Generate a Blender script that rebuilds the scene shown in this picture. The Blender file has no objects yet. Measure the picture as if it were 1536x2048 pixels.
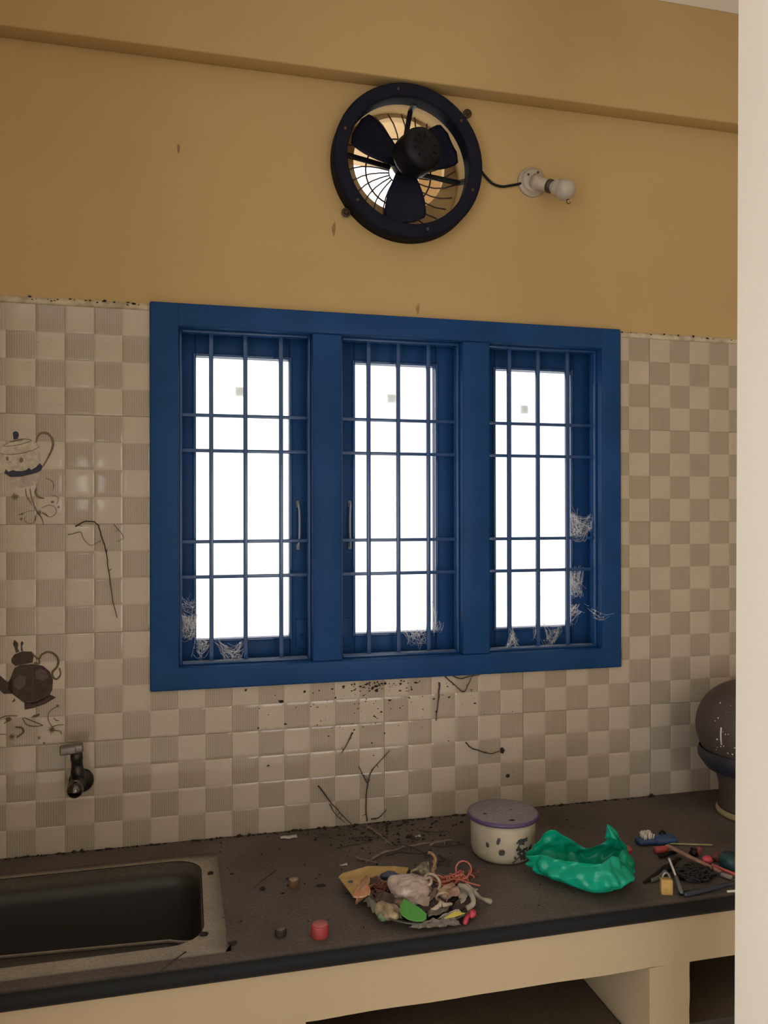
import bpy, bmesh, math, random
from mathutils import Vector, Matrix, noise

# ------------------------------------------------------------------ camera, sky, light, exposure
scene = bpy.context.scene
COL = scene.collection
PI = math.pi
cam_data = bpy.data.cameras.new('camera')
cam_data.sensor_fit = 'VERTICAL'; cam_data.sensor_height = 36.0; cam_data.lens = 28.125
cam_data.clip_start = 0.02
camera = bpy.data.objects.new('camera', cam_data); COL.objects.link(camera)
_R, _U, _F, _C = Vector((0.970533, -0.240962, -0.001590)), Vector((0.001112, -0.002121, 0.999997)), Vector((0.240964, 0.970532, 0.001790)), Vector((0.26677, -1.95436, 0.77349))
camera.matrix_world = Matrix(((_R.x, _U.x, -_F.x, _C.x), (_R.y, _U.y, -_F.y, _C.y), (_R.z, _U.z, -_F.z, _C.z), (0, 0, 0, 1)))
scene.camera = camera

world = bpy.data.worlds.new('overcast_sky'); scene.world = world; world.use_nodes = True
wn = world.node_tree; bgn = wn.nodes['Background']
bgn.inputs['Color'].default_value = (1.0, 0.985, 0.96, 1); bgn.inputs['Strength'].default_value = 6.0

def portal(name, loc, rot, sx, sy):
    l = bpy.data.lights.new(name, 'AREA'); l.shape = 'RECTANGLE'; l.size = sx; l.size_y = sy
    l.cycles.is_portal = True
    o = bpy.data.objects.new(name, l); COL.objects.link(o); o.location = loc; o.rotation_euler = rot
    return o
# sky light enters through the openings of the room (portals only steer the sampling)
DOOR = (-3.90, -1.40, -0.85, 1.75)       # in the left wall: y0, y1, z0, z1
FWIN = (-0.55, -0.37, 0.80, 1.16)        # small vent in the wall behind the camera: x0, x1, z0, z1
FILL_OPENING = (0.75, 2.00, -0.30, 1.38)         # unseen wide opening, added to bring more even light onto the back wall
portal('door_portal', (-1.33, (DOOR[0]+DOOR[1])/2, (DOOR[2]+DOOR[3])/2), (0, -PI/2, 0), DOOR[3]-DOOR[2], DOOR[1]-DOOR[0])
portal('window_portal', ((FWIN[0]+FWIN[1])/2, -4.63, (FWIN[2]+FWIN[3])/2), (PI/2, 0, 0), FWIN[1]-FWIN[0], FWIN[3]-FWIN[2])
portal('fill_opening_portal', ((FILL_OPENING[0]+FILL_OPENING[1])/2, -4.63, (FILL_OPENING[2]+FILL_OPENING[3])/2), (PI/2, 0, 0), FILL_OPENING[1]-FILL_OPENING[0], FILL_OPENING[3]-FILL_OPENING[2])

vs = scene.view_settings
vs.view_transform = 'Standard'; vs.look = 'None'; vs.gamma = 1.0; vs.use_curve_mapping = False
vs.exposure = -0.78
scene.cycles.max_bounces = 10; scene.cycles.diffuse_bounces = 6; scene.cycles.transparent_max_bounces = 12
scene.cycles.sample_clamp_indirect = 6.0

# ------------------------------------------------------------------ materials
def _nt(name):
    m = bpy.data.materials.new(name); m.use_nodes = True
    nt = m.node_tree
    return m, nt, nt.nodes['Principled BSDF']

def _noise(nt, scale, detail=4, rough=0.55, coord='Object', vec=None):
    n = nt.nodes.new('ShaderNodeTexNoise'); n.inputs['Scale'].default_value = scale
    n.inputs['Detail'].default_value = detail; n.inputs['Roughness'].default_value = rough
    if vec is None:
        t = nt.nodes.new('ShaderNodeTexCoord'); vec = t.outputs[coord]
    nt.links.new(vec, n.inputs['Vector'])
    return n

def _ramp(nt, fac, stops):
    r = nt.nodes.new('ShaderNodeValToRGB'); nt.links.new(fac, r.inputs['Fac'])
    e = r.color_ramp.elements
    while len(e) < len(stops): e.new(0.5)
    for k, (p, c) in enumerate(stops):
        e[k].position = p; e[k].color = (*c, 1) if len(c) == 3 else c
    return r

def _bump(nt, bs, height, strength, dist):
    b = nt.nodes.new('ShaderNodeBump'); b.inputs['Strength'].default_value = strength; b.inputs['Distance'].default_value = dist
    nt.links.new(height, b.inputs['Height']); nt.links.new(b.outputs['Normal'], bs.inputs['Normal'])

def sc(c, k): return tuple(min(1.0, x*k) for x in c)

def pm(name, color, rough=0.6, var=0.15, scale=14.0, metal=0.0, bump=0.0, bdist=0.002, spec=0.5, coat=0.0, trans=0.0, alt=None):
    """plain painted / plastic / paper surface: two close tones mottled by noise"""
    m, nt, bs = _nt(name)
    n = _noise(nt, scale)
    c2 = alt if alt else sc(color, 1 - var)
    r = _ramp(nt, n.outputs['Fac'], [(0.32, c2), (0.68, sc(color, 1 + var*0.5))])
    nt.links.new(r.outputs['Color'], bs.inputs['Base Color'])
    bs.inputs['Roughness'].default_value = rough; bs.inputs['Metallic'].default_value = metal
    bs.inputs['Specular IOR Level'].default_value = spec; bs.inputs['Coat Weight'].default_value = coat
    bs.inputs['Transmission Weight'].default_value = trans
    if bump: _bump(nt, bs, n.outputs['Fac'], bump, bdist)
    return m

def thin(name, color, trans=0.5, rough=0.4, clear=0.0, var=0.1, scale=20):
    """thin sheet that lets light through (plastic bag, frosted pane)"""
    m, nt, bs = _nt(name)
    n = _noise(nt, scale)
    r = _ramp(nt, n.outputs['Fac'], [(0.3, sc(color, 1 - var)), (0.7, color)])
    nt.links.new(r.outputs['Color'], bs.inputs['Base Color']); bs.inputs['Roughness'].default_value = rough
    tr = nt.nodes.new('ShaderNodeBsdfTranslucent'); nt.links.new(r.outputs['Color'], tr.inputs['Color'])
    mx = nt.nodes.new('ShaderNodeMixShader'); mx.inputs[0].default_value = trans
    nt.links.new(bs.outputs[0], mx.inputs[1]); nt.links.new(tr.outputs[0], mx.inputs[2])
    last = mx
    if clear:
        tp = nt.nodes.new('ShaderNodeBsdfTransparent'); m2 = nt.nodes.new('ShaderNodeMixShader'); m2.inputs[0].default_value = clear
        nt.links.new(mx.outputs[0], m2.inputs[1]); nt.links.new(tp.outputs[0], m2.inputs[2]); last = m2
    nt.links.new(last.outputs[0], nt.nodes['Material Output'].inputs['Surface'])
    return m

def wall_paint(name, color, var=0.06):
    m, nt, bs = _nt(name)
    t = nt.nodes.new('ShaderNodeTexCoord')
    n1 = _noise(nt, 1.6, 3, vec=t.outputs['Object']); n2 = _noise(nt, 150, 3, vec=t.outputs['Object'])
    r = _ramp(nt, n1.outputs['Fac'], [(0.3, sc(color, 1 - var)), (0.7, sc(color, 1 + var))])
    nt.links.new(r.outputs['Color'], bs.inputs['Base Color']); bs.inputs['Roughness'].default_value = 0.75
    bs.inputs['Specular IOR Level'].default_value = 0.25
    _bump(nt, bs, n2.outputs['Fac'], 0.25, 0.002)
    return m

def glaze(name, color, ribbed=False):
    m, nt, bs = _nt(name)
    t = nt.nodes.new('ShaderNodeTexCoord')
    n1 = _noise(nt, 9, 4, vec=t.outputs['Object']); n2 = _noise(nt, 90, 3, vec=t.outputs['Object'])
    r = _ramp(nt, n1.outputs['Fac'], [(0.25, sc(color, 0.93)), (0.75, sc(color, 1.05))])
    colr = r.outputs['Color']
    if ribbed:
        w = nt.nodes.new('ShaderNodeTexWave'); w.wave_type = 'BANDS'; w.bands_direction = 'X'
        w.inputs['Scale'].default_value = 62; w.inputs['Distortion'].default_value = 1.2; w.inputs['Detail'].default_value = 1
        w.inputs['Detail Scale'].default_value = 3
        nt.links.new(t.outputs['Object'], w.inputs['Vector'])
        mx = nt.nodes.new('ShaderNodeMix'); mx.data_type = 'RGBA'; mx.blend_type = 'MULTIPLY'; mx.inputs['Factor'].default_value = 1
        wr = _ramp(nt, w.outputs['Fac'], [(0.15, (0.80, 0.80, 0.78)), (0.6, (1, 1, 1))])
        nt.links.new(colr, mx.inputs[6]); nt.links.new(wr.outputs['Color'], mx.inputs[7]); colr = mx.outputs[2]
    # speckled kitchen grime, denser in blotches
    g = _ramp(nt, n2.outputs['Fac'], [(0.66, (1, 1, 1)), (0.78, (0.62, 0.55, 0.45))])
    m2 = nt.nodes.new('ShaderNodeMix'); m2.data_type = 'RGBA'; m2.blend_type = 'MULTIPLY'; m2.inputs['Factor'].default_value = 0.55
    nt.links.new(colr, m2.inputs[6]); nt.links.new(g.outputs['Color'], m2.inputs[7])
    nt.links.new(m2.outputs[2], bs.inputs['Base Color'])
    bs.inputs['Roughness'].default_value = 0.07; bs.inputs['Specular IOR Level'].default_value = 0.5
    return m

def dusty(name, clean, dust, lo=0.35, hi=0.95, scale=5.0, rough_clean=0.3, rough_dust=0.8, spec=0.5):
    """dark hard surface on whose upward faces dust has settled"""
    m, nt, bs = _nt(name)
    t = nt.nodes.new('ShaderNodeTexCoord'); g = nt.nodes.new('ShaderNodeNewGeometry')
    sx = nt.nodes.new('ShaderNodeSeparateXYZ'); nt.links.new(g.outputs['Normal'], sx.inputs[0])
    up = nt.nodes.new('ShaderNodeMapRange'); up.inputs['From Min'].default_value = 0.80; up.inputs['From Max'].default_value = 1.0
    nt.links.new(sx.outputs['Z'], up.inputs['Value'])
    n1 = _noise(nt, scale, 6, 0.6, vec=t.outputs['Object']); n2 = _noise(nt, 160, 3, vec=t.outputs['Object'])
    a = nt.nodes.new('ShaderNodeMapRange'); a.inputs['From Min'].default_value = 0.3; a.inputs['From Max'].default_value = 0.7
    a.inputs['To Min'].default_value = lo; a.inputs['To Max'].default_value = hi
    nt.links.new(n1.outputs['Fac'], a.inputs['Value'])
    mu = nt.nodes.new('ShaderNodeMath'); mu.operation = 'MULTIPLY'
    nt.links.new(up.outputs[0], mu.inputs[0]); nt.links.new(a.outputs[0], mu.inputs[1])
    dc = _ramp(nt, n2.outputs['Fac'], [(0.3, sc(dust, 0.75)), (0.7, sc(dust, 1.2))])
    mx = nt.nodes.new('ShaderNodeMix'); mx.data_type = 'RGBA'
    nt.links.new(mu.outputs[0], mx.inputs['Factor']); mx.inputs[6].default_value = (*clean, 1); nt.links.new(dc.outputs['Color'], mx.inputs[7])
    nt.links.new(mx.outputs[2], bs.inputs['Base Color'])
    mr = nt.nodes.new('ShaderNodeMapRange'); mr.inputs['To Min'].default_value = rough_clean; mr.inputs['To Max'].default_value = rough_dust
    nt.links.new(mu.outputs[0], mr.inputs['Value']); nt.links.new(mr.outputs[0], bs.inputs['Roughness'])
    bs.inputs['Specular IOR Level'].default_value = spec
    _bump(nt, bs, n2.outputs['Fac'], 0.2, 0.001)
    return m

OCHRE = (0.45, 0.312, 0.138)
M = {}
M['wall'] = wall_paint('ochre_wall_paint', OCHRE)
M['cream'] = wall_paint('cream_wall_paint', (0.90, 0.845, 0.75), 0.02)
M['white'] = wall_paint('white_ceiling_paint', (0.93, 0.92, 0.89), 0.02)
M['floor'] = pm('pale_floor', (0.74, 0.70, 0.64), 0.5)
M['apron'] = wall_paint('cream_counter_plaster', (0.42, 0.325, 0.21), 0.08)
M['grout'] = pm('mortar', (0.50, 0.42, 0.30), 0.9, 0.35, 40, bump=0.5)
M['tile_plain'] = glaze('cream_tile_glaze', (0.445, 0.375, 0.300))
M['tile_rib'] = glaze('ribbed_tile_glaze', (0.362, 0.300, 0.232), True)
M['tile_back'] = pm('tile_body', (0.36, 0.28, 0.2), 0.8)
M['blue'] = pm('blue_gloss_paint', (0.014, 0.058, 0.178), 0.30, 0.18, 6, spec=0.06)
M['bead'] = dusty('blue_bead_paint', (0.015, 0.062, 0.19), (0.30, 0.32, 0.36), 0.3, 0.8, 30, 0.14, 0.7)  # pale dust on upward faces also paints in the bars' white glints
M['glass'] = thin('frosted_glass', (0.9, 0.92, 0.9), 0.92, 0.5, 0.35, 0.05, 30)
M['sticker'] = thin('paper_sticker', (0.58, 0.59, 0.60), 0.85, 0.8)
M['black'] = pm('black_enamel', (0.007, 0.007, 0.009), 0.45, 0.3, 30, spec=0.2)
M['navy'] = pm('navy_enamel', (0.008, 0.009, 0.022), 0.5, 0.25, 20, spec=0.12)
M['rust'] = pm('rusty_steel', (0.09, 0.06, 0.045), 0.6, 0.4, 60, 0.5)
M['porcelain'] = pm('off_white_bakelite', (0.40, 0.34, 0.27), 0.35, 0.1)
M['bulb'] = pm('opal_bulb_glass', (0.42, 0.38, 0.325), 0.3, 0.05)
M['chrome'] = pm('tarnished_chrome', (0.16, 0.145, 0.14), 0.18, 0.4, 40, 1.0)
M['darkchrome'] = pm('grimy_metal', (0.045, 0.04, 0.04), 0.4, 0.4, 40, 0.7)
M['granite'] = dusty('dusty_black_granite', (0.012, 0.013, 0.014), (0.150, 0.124, 0.111), 0.45, 0.95, 4.0, 0.45, 0.8, 0.10)
M['sinkrim'] = dusty('cement_dusted_rim', (0.10, 0.085, 0.07), (0.34, 0.285, 0.225), 0.55, 1.0, 9, 0.5)
M['basin'] = dusty('dust_coated_basin', (0.030, 0.027, 0.024), (0.125, 0.105, 0.088), 0.4, 0.95, 7, 0.5)
M['twig'] = pm('dry_twig', (0.045, 0.032, 0.022), 0.9, 0.4, 80)
M['twig_pale'] = pm('weathered_twig', (0.20, 0.155, 0.135), 0.9, 0.4, 80)
M['dirt'] = pm('dark_dirt', (0.022, 0.017, 0.012), 0.95, 0.4, 60)
M['web'] = pm('cobweb_silk', (0.78, 0.80, 0.82), 0.8, 0.1)

# ------------------------------------------------------------------ mesh helpers
class MB:
    """collects shapes, then links them as ONE mesh object"""
    def __init__(s): s.v = []; s.f = []; s.m = []; s.sm = []
    def add(s, vs, fs, mi=0, smooth=True):
        b = len(s.v); s.v += [tuple(v) for v in vs]
        for f in fs: s.f.append([b + i for i in f]); s.m.append(mi); s.sm.append(smooth)
    def box(s, a, b, mi=0, mat=None, bev=0.0):
        x0, y0, z0 = a; x1, y1, z1 = b
        if bev:
            return s.bevbox(a, b, bev, mi, mat)
        vs = [Vector(p) for p in ((x0,y0,z0),(x1,y0,z0),(x1,y1,z0),(x0,y1,z0),(x0,y0,z1),(x1,y0,z1),(x1,y1,z1),(x0,y1,z1))]
        if mat: vs = [mat @ v for v in vs]
        s.add(vs, [(3,2,1,0),(4,5,6,7),(0,1,5,4),(1,2,6,5),(2,3,7,6),(3,0,4,7)], mi, False)
    def bevbox(s, a, b, bev, mi=0, mat=None):
        bm = bmesh.new(); bmesh.ops.create_cube(bm, size=1)
        for v in bm.verts:
            for k in range(3): v.co[k] = a[k] if v.co[k] < 0 else b[k]
        bmesh.ops.bevel(bm, geom=bm.edges[:], offset=bev, segments=2, profile=0.6, affect='EDGES')
        s.frombm(bm, mi, mat)
    def frombm(s, bm, mi=0, mat=None, smooth=True):
        bm.verts.index_update(); bmesh.ops.recalc_face_normals(bm, faces=bm.faces)
        s.add([(mat @ v.co) if mat else v.co.copy() for v in bm.verts], [[v.index for v in f.verts] for f in bm.faces], mi, smooth); bm.free()
    def tube(s, pts, r, n=8, mi=0, closed=False, caps=True):
        pts = [Vector(p) for p in pts]; N = len(pts)
        rs = r if isinstance(r, (list, tuple)) else [r]*N
        def tang(i):
            if closed: return (pts[(i+1) % N] - pts[i-1]).normalized()
            return (pts[min(i+1, N-1)] - pts[max(i-1, 0)]).normalized()
        t = tang(0); ref = Vector((0,0,1)) if abs(t.z) < 0.9 else Vector((1,0,0))
        nrm = t.cross(ref).normalized(); vs = []
        for i in range(N):
            t = tang(i); nrm = (nrm - t*nrm.dot(t))
            nrm = nrm.normalized() if nrm.length > 1e-6 else t.orthogonal().normalized()
            bn = t.cross(nrm)
            for k in range(n):
                a = 2*PI*k/n; vs.append(pts[i] + (nrm*math.cos(a) + bn*math.sin(a))*rs[i])
        fs = []
        for i in range(N if closed else N-1):
            j = (i+1) % N
            for k in range(n): fs.append((i*n+k, i*n+(k+1) % n, j*n+(k+1) % n, j*n+k))
        if caps and not closed: fs += [tuple(range(n-1, -1, -1)), tuple((N-1)*n+k for k in range(n))]
        s.add(vs, fs, mi)
    def lathe(s, prof, mat=None, n=32, mi=0, caps=True, smooth=True):
        """profile of (r, h) turned about local z"""
        vs = []; N = len(prof)
        for r, h in prof:
            for k in range(n):
                a = 2*PI*k/n; v = Vector((r*math.cos(a), r*math.sin(a), h)); vs.append(mat @ v if mat else v)
        fs = [(i*n+k, i*n+(k+1) % n, (i+1)*n+(k+1) % n, (i+1)*n+k) for i in range(N-1) for k in range(n)]
        if caps:
            fs += [tuple(range(n-1, -1, -1)), tuple((N-1)*n+k for k in range(n))]
        s.add(vs, fs, mi, smooth)
    def grid(s, fn, nu, nv, mi=0, wrap=False):
        vs = [fn(i/(nu if wrap else nu-1), j/(nv-1)) for j in range(nv) for i in range(nu)]
        fs = [(j*nu+i, j*nu+(i+1) % nu, (j+1)*nu+(i+1) % nu, (j+1)*nu+i) for j in range(nv-1) for i in range(nu if wrap else nu-1)]
        s.add(vs, fs, mi)
    def prism(s, poly, d, mi=0):
        """planar outline (3D points) given thickness along vector d"""
        n = len(poly); P = [Vector(p) for p in poly]; d = Vector(d)
        s.add(P + [p + d for p in P], [tuple(range(n)), tuple(range(2*n-1, n-1, -1))] + [(i, i+n, (i+1) % n + n, (i+1) % n) for i in range(n)], mi, False)
    def blob(s, c, rad, amp=0.2, freq=3.0, seed=0, sub=3, mi=0, mat=None, flat=None):
        bm = bmesh.new(); bmesh.ops.create_icosphere(bm, subdivisions=sub, radius=1)
        o = Vector((seed*7.3, seed*3.1, seed*1.7)); c = Vector(c); R = Vector(rad) if not isinstance(rad, (int, float)) else Vector((rad,)*3)
        for v in bm.verts:
            k = 1 + amp*noise.noise(v.co*freq + o)*1.6
            p = Vector((v.co.x*R.x*k, v.co.y*R.y*k, v.co.z*R.z*k))
            if mat: p = mat @ p
            if flat is not None and p.z + c.z < flat: p.z = flat - c.z
            v.co = c + p
        s.frombm(bm, mi)
    def build(s, name, mats, parent=None, solid=0.0, sub=0, loc=None, hole_normals=True):
        me = bpy.data.meshes.new(name); v = s.v
        if loc is not None:
            L = Vector(loc); v = [tuple(Vector(p) - L) for p in v]
        me.from_pydata(v, [], s.f)
        for m in (mats if isinstance(mats, (list, tuple)) else [mats]): me.materials.append(m)
        me.polygons.foreach_set('material_index', s.m); me.polygons.foreach_set('use_smooth', s.sm); me.update()
        o = bpy.data.objects.new(name, me); COL.objects.link(o)
        if loc is not None: o.location = loc
        if parent:
            o.parent = parent
            o.location = Vector(o.location) - Vector(parent.get('_w', (0,0,0))) 
            o['_w'] = tuple(Vector(parent.get('_w', (0,0,0))) + o.location)
        else: o['_w'] = tuple(o.location)
        if sub:
            q = o.modifiers.new('subdivision', 'SUBSURF'); q.levels = sub; q.render_levels = sub
        if solid:
            q = o.modifiers.new('thickness', 'SOLIDIFY'); q.thickness = solid; q.offset = 0
        return o

def thing(name, label, cat, loc, group=None):
    o = bpy.data.objects.new(name, None); COL.objects.link(o); o.location = loc; o.empty_display_size = 0.02
    o['_w'] = tuple(loc); o['label'] = label; o['category'] = cat
    if group: o['group'] = group
    return o
def tag(o, label, cat, group=None):
    o['label'] = label; o['category'] = cat
    if group: o['group'] = group
    return o
def struct(o, label=None):
    o['kind'] = 'structure'
    if label: o['label'] = label
    return o
def stuff(o, label=None, cat=None):
    o['kind'] = 'stuff'
    if label: o['label'] = label
    if cat: o['category'] = cat
    return o
def V(*a): return Vector(a)
def frame_to(origin, axis, up=(0, 0, 1)):
    """matrix whose local z points along axis"""
    z = Vector(axis).normalized(); u = Vector(up)
    if abs(z.dot(u)) > 0.98: u = Vector((1, 0, 0))
    x = u.cross(z).normalized(); y = z.cross(x)
    return Matrix(((x.x, y.x, z.x, origin[0]), (x.y, y.y, z.y, origin[1]), (x.z, y.z, z.z, origin[2]), (0,0,0,1)))
def smooth_path(pts, n=4):
    """Catmull-Rom through the points"""
    P = [Vector(p) for p in pts]; out = []
    for i in range(len(P)-1):
        a = P[max(i-1, 0)]; b = P[i]; c = P[i+1]; d = P[min(i+2, len(P)-1)]
        for k in range(n):
            t = k/n
            out.append(0.5*((2*b) + (c-a)*t + (2*a-5*b+4*c-d)*t*t + (3*b-a-3*c+d)*t**3))
    out.append(P[-1]); return out

# ------------------------------------------------------------------ the room
FLOOR, CEIL = -0.85, 2.150
WX0, WX1, WZ0, WZ1 = 0.200, 1.392, 0.370, 1.257       # hole for the window
FCX, FCZ = 0.8115, 1.6625                             # hole for the fan
def wall_back():
    mb = MB(); D = 0.115
    xs = [-1.2, WX0, FCX-0.2, FCX+0.2, WX1, 2.7]; zs = [FLOOR, WZ0, WZ1, FCZ-0.2, FCZ+0.2, CEIL]
    def hole(i, j): return (j == 1 and 1 <= i <= 3), (i == 2 and j == 3)
    for y, flip in ((0.0, False), (D, True)):
        for i in range(5):
            for j in range(5):
                w, f = hole(i, j)
                if w: continue
                q = [(xs[i], y, zs[j]), (xs[i+1], y, zs[j]), (xs[i+1], y, zs[j+1]), (xs[i], y, zs[j+1])]
                if f:
                    n = 64; cx, cz, r = (FCX, FCZ, 0.166) if not flip else (0.8168, 1.694, 0.127)
                    inn, out = [], []
                    for k in range(n):
                        a = 2*PI*k/n; c, s_ = math.cos(a), math.sin(a); t = 0.2/max(abs(c), abs(s_))
                        out.append((FCX + c*t, y, FCZ + s_*t)); inn.append((cx + r*c, y, cz + r*s_))
                    fs = [(k, (k+1) % n, (k+1) % n + n, k + n) for k in range(n)]
                    mb.add(out + inn, fs if not flip else [f_[::-1] for f_ in fs], 0, False)
                else:
                    mb.add(q if not flip else q[::-1], [(0,1,2,3)], 0, False)
    n = 64                                             # round recess, then the smaller rough hole through its outer skin
    def circ(cx, cz, r, y): return [(cx + r*math.cos(2*PI*k/n), y, cz + r*math.sin(2*PI*k/n)) for k in range(n)]
    L = [circ(FCX, FCZ, 0.166, 0.0), circ(FCX, FCZ, 0.164, 0.085)], [circ(FCX, FCZ, 0.164, 0.085), circ(0.8168, 1.694, 0.1245, 0.085)], [circ(0.8168, 1.694, 0.1245, 0.085), circ(0.8168, 1.694, 0.127, D)]
    for a0, a1 in L: mb.add(a0 + a1, [(k, (k+1) % n, (k+1) % n + n, k + n) for k in range(n)], 0, True)
    for (x0, z0, x1, z1) in ((WX0,WZ0,WX1,WZ0),(WX1,WZ0,WX1,WZ1),(WX1,WZ1,WX0,WZ1),(WX0,WZ1,WX0,WZ0)):
        mb.add([(x0,0,z0),(x1,0,z1),(x1,D,z1),(x0,D,z0)], [(0,1,2,3)], 0, False)
    return struct(mb.build('wall_back', M['wall']), 'ochre painted kitchen wall with cream checkered tiles')
WALL = wall_back()

def boxobj(name, a, b, m): 
    mb = MB(); mb.box(a, b); return struct(mb.build(name, m))
boxobj('floor', (-1.4, -4.8, FLOOR-0.1), (2.9, 0.115, FLOOR), M['floor'])
boxobj('ceiling', (-1.4, -4.8, CEIL), (2.9, 0.115, CEIL+0.12), M['white'])
boxobj('wall_far', (2.7, -4.8, FLOOR), (2.85, 0.115, CEIL), M['wall'])
mb = MB()                                              # left wall with its door opening
mb.box((-1.35, -4.8, FLOOR), (-1.2, DOOR[0], CEIL)); mb.box((-1.35, DOOR[1], FLOOR), (-1.2, 0.115, CEIL)); mb.box((-1.35, DOOR[0], DOOR[3]), (-1.2, DOOR[1], CEIL))
mb2 = MB(); mb2.box((-1.2, -1.35, FLOOR), (-0.376, 0.0, CEIL))  # unseen block, added to keep door light off the back wall's left part
WL = struct(mb.build('wall_left', M['cream'])); mb2.build('light_blocking_return', M['wall'], WL)
mb = MB()
mb.box((-1.2, -4.65, FLOOR), (FWIN[0], -4.5, CEIL)); mb.box((FWIN[1], -4.65, FLOOR), (FILL_OPENING[0], -4.5, CEIL)); mb.box((FILL_OPENING[1], -4.65, FLOOR), (2.7, -4.5, CEIL)); mb.box((FILL_OPENING[0], -4.65, FLOOR), (FILL_OPENING[1], -4.5, FILL_OPENING[2])); mb.box((FILL_OPENING[0], -4.65, FILL_OPENING[3]), (FILL_OPENING[1], -4.5, CEIL))
mb.box((FWIN[0], -4.65, FLOOR), (FWIN[1], -4.5, FWIN[2])); mb.box((FWIN[0], -4.65, FWIN[3]), (FWIN[1], -4.5, CEIL))
struct(mb.build('wall_front', M['cream']))
mb = MB()                                              # near wall end at the right, a hair out of plumb
mb.add([(1.1868,-0.75,FLOOR),(1.33,-0.75,FLOOR),(1.33,-1.0,FLOOR),(1.1868,-1.0,FLOOR),(1.2085,-0.75,CEIL),(1.33,-0.75,CEIL),(1.33,-1.0,CEIL),(1.2085,-1.0,CEIL)],
       [(0,1,2,3),(7,6,5,4),(0,4,5,1),(1,5,6,2),(2,6,7,3),(3,7,4,0)], 0, False)
struct(mb.build('wall_right', M['cream']), 'cream painted wall end standing near at the right')
mb = MB(); mb.bevbox((-0.376, -0.052, 1.8465), (2.7, 0.0, CEIL), 0.004)
struct(mb.build('trim_1', M['wall']), 'ochre plaster beam running along the top of the wall')
boxobj('ground_outside', (-9, 0.4, FLOOR-0.3), (11, 14, FLOOR-0.1), pm('pale_concrete_yard', (0.66, 0.63, 0.58), 0.9, 0.1, 2))
# roof overhang outside, seen through the fan
mb = MB(); mb.box((-2.0, 0.115, 2.176), (4.0, 1.2, 2.30)); OVH = struct(mb.build('roof_overhang', wall_paint('tan_exterior_paint', (0.50, 0.37, 0.21))))
mb = MB(); mb.box((1.11, 0.9, 1.84), (2.3, 1.2, 2.176)); mb.build('downstand_beam', wall_paint('tan_exterior_paint_beam', (0.50, 0.37, 0.21)), OVH)

# ------------------------------------------------------------------ wall tiles (375 x 250 mm, 6 x 4 cushioned cells each)
S = 0.0625
def tile_mesh(ci, ri):
    x0, z0 = ci*0.375, ri*0.25; mb = MB(); any_ = False
    ex = (0.195, 1.397, 0.366, 1.262)
    g = 0.0007
    mb_rects = []
    for a in range(6):
        for b in range(4):
            cx0, cx1 = x0 + a*S, x0 + (a+1)*S; cz1 = z0 + (4-b)*S; cz0 = cz1 - S
            if a == 0: cx0 += g
            if a == 5: cx1 -= g
            if b == 0: cz1 -= g
            if b == 3: cz0 += g
            rects = [(cx0, cx1, cz0, cz1)]
            if cx1 > ex[0] and cx0 < ex[1] and cz1 > ex[2] and cz0 < ex[3]:   # the window cuts this cell
                rects = []
                if cx0 < ex[0]: rects.append((cx0, ex[0], cz0, cz1))
                if cx1 > ex[1]: rects.append((ex[1], cx1, cz0, cz1))
                if cz0 < ex[2]: rects.append((max(cx0, ex[0]), min(cx1, ex[1]), cz0, ex[2]))
            mc = ((cx0+cx1)/2, (cz0+cz1)/2)
            for q in rects: mb_rects.append((q, mc, (a + b) % 2))
    K = [0, .045, .12, .3, .5, .7, .88, .955, 1]
    for (rx0, rx1, rz0, rz1), mc, par in mb_rects:
        any_ = True
        vs = []
        for kz in K:
            for kx in K:
                x = rx0 + (rx1-rx0)*kx; z = rz0 + (rz1-rz0)*kz
                u = (x - mc[0])/(S/2); w = (z - mc[1])/(S/2)
                def dome(t):
                    e = max(0.0, 1-abs(t)); return min(1, e/0.12)**0.6
                h = 0.0007*dome(u)*dome(w) + 0.00026*(1-u*u)*(1-w*w) + 0.0053
                vs.append((x, -h, z))
        n = len(K)
        mb.add(vs, [(j*n+i, j*n+i+1, (j+1)*n+i+1, (j+1)*n+i) for j in range(n-1) for i in range(n-1)], par, True)
        rim = [(rx0,-0.005,rz0),(rx1,-0.005,rz0),(rx1,-0.005,rz1),(rx0,-0.005,rz1)]
        mb.add(rim + [(x, 0, z) for x, _, z in rim], [(0,4,5,1),(1,5,6,2),(2,6,7,3),(3,7,4,0)], 2, False)
    return mb if any_ else None
TILES = {}
mats3 = [M['tile_plain'], M['tile_rib'], M['tile_back']]
shared = None
rng = random.Random(5)
for ri in range(5):
    for ci in range(-1, 8):
        x0, x1, z0, z1 = ci*0.375, (ci+1)*0.375, ri*0.25, (ri+1)*0.25
        cut = x1 > 0.195 and x0 < 1.397 and z1 > 0.366 and z0 < 1.262
        loc = (x0 + 0.1875, 0, z0 + 0.125)
        if not cut and shared is not None:
            t = bpy.data.objects.new('tile', shared); COL.objects.link(t); t.parent = WALL; t.location = loc; t['_w'] = loc
        else:
            mb = tile_mesh(ci, ri)
            if mb is None: continue
            t = mb.build('tile', mats3, WALL, loc=loc)
            if not cut: shared = t.data
        t.rotation_euler = (rng.uniform(-.0016, .0016), 0, rng.uniform(-.0012, .0012))
        TILES[ci, ri] = t
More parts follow.
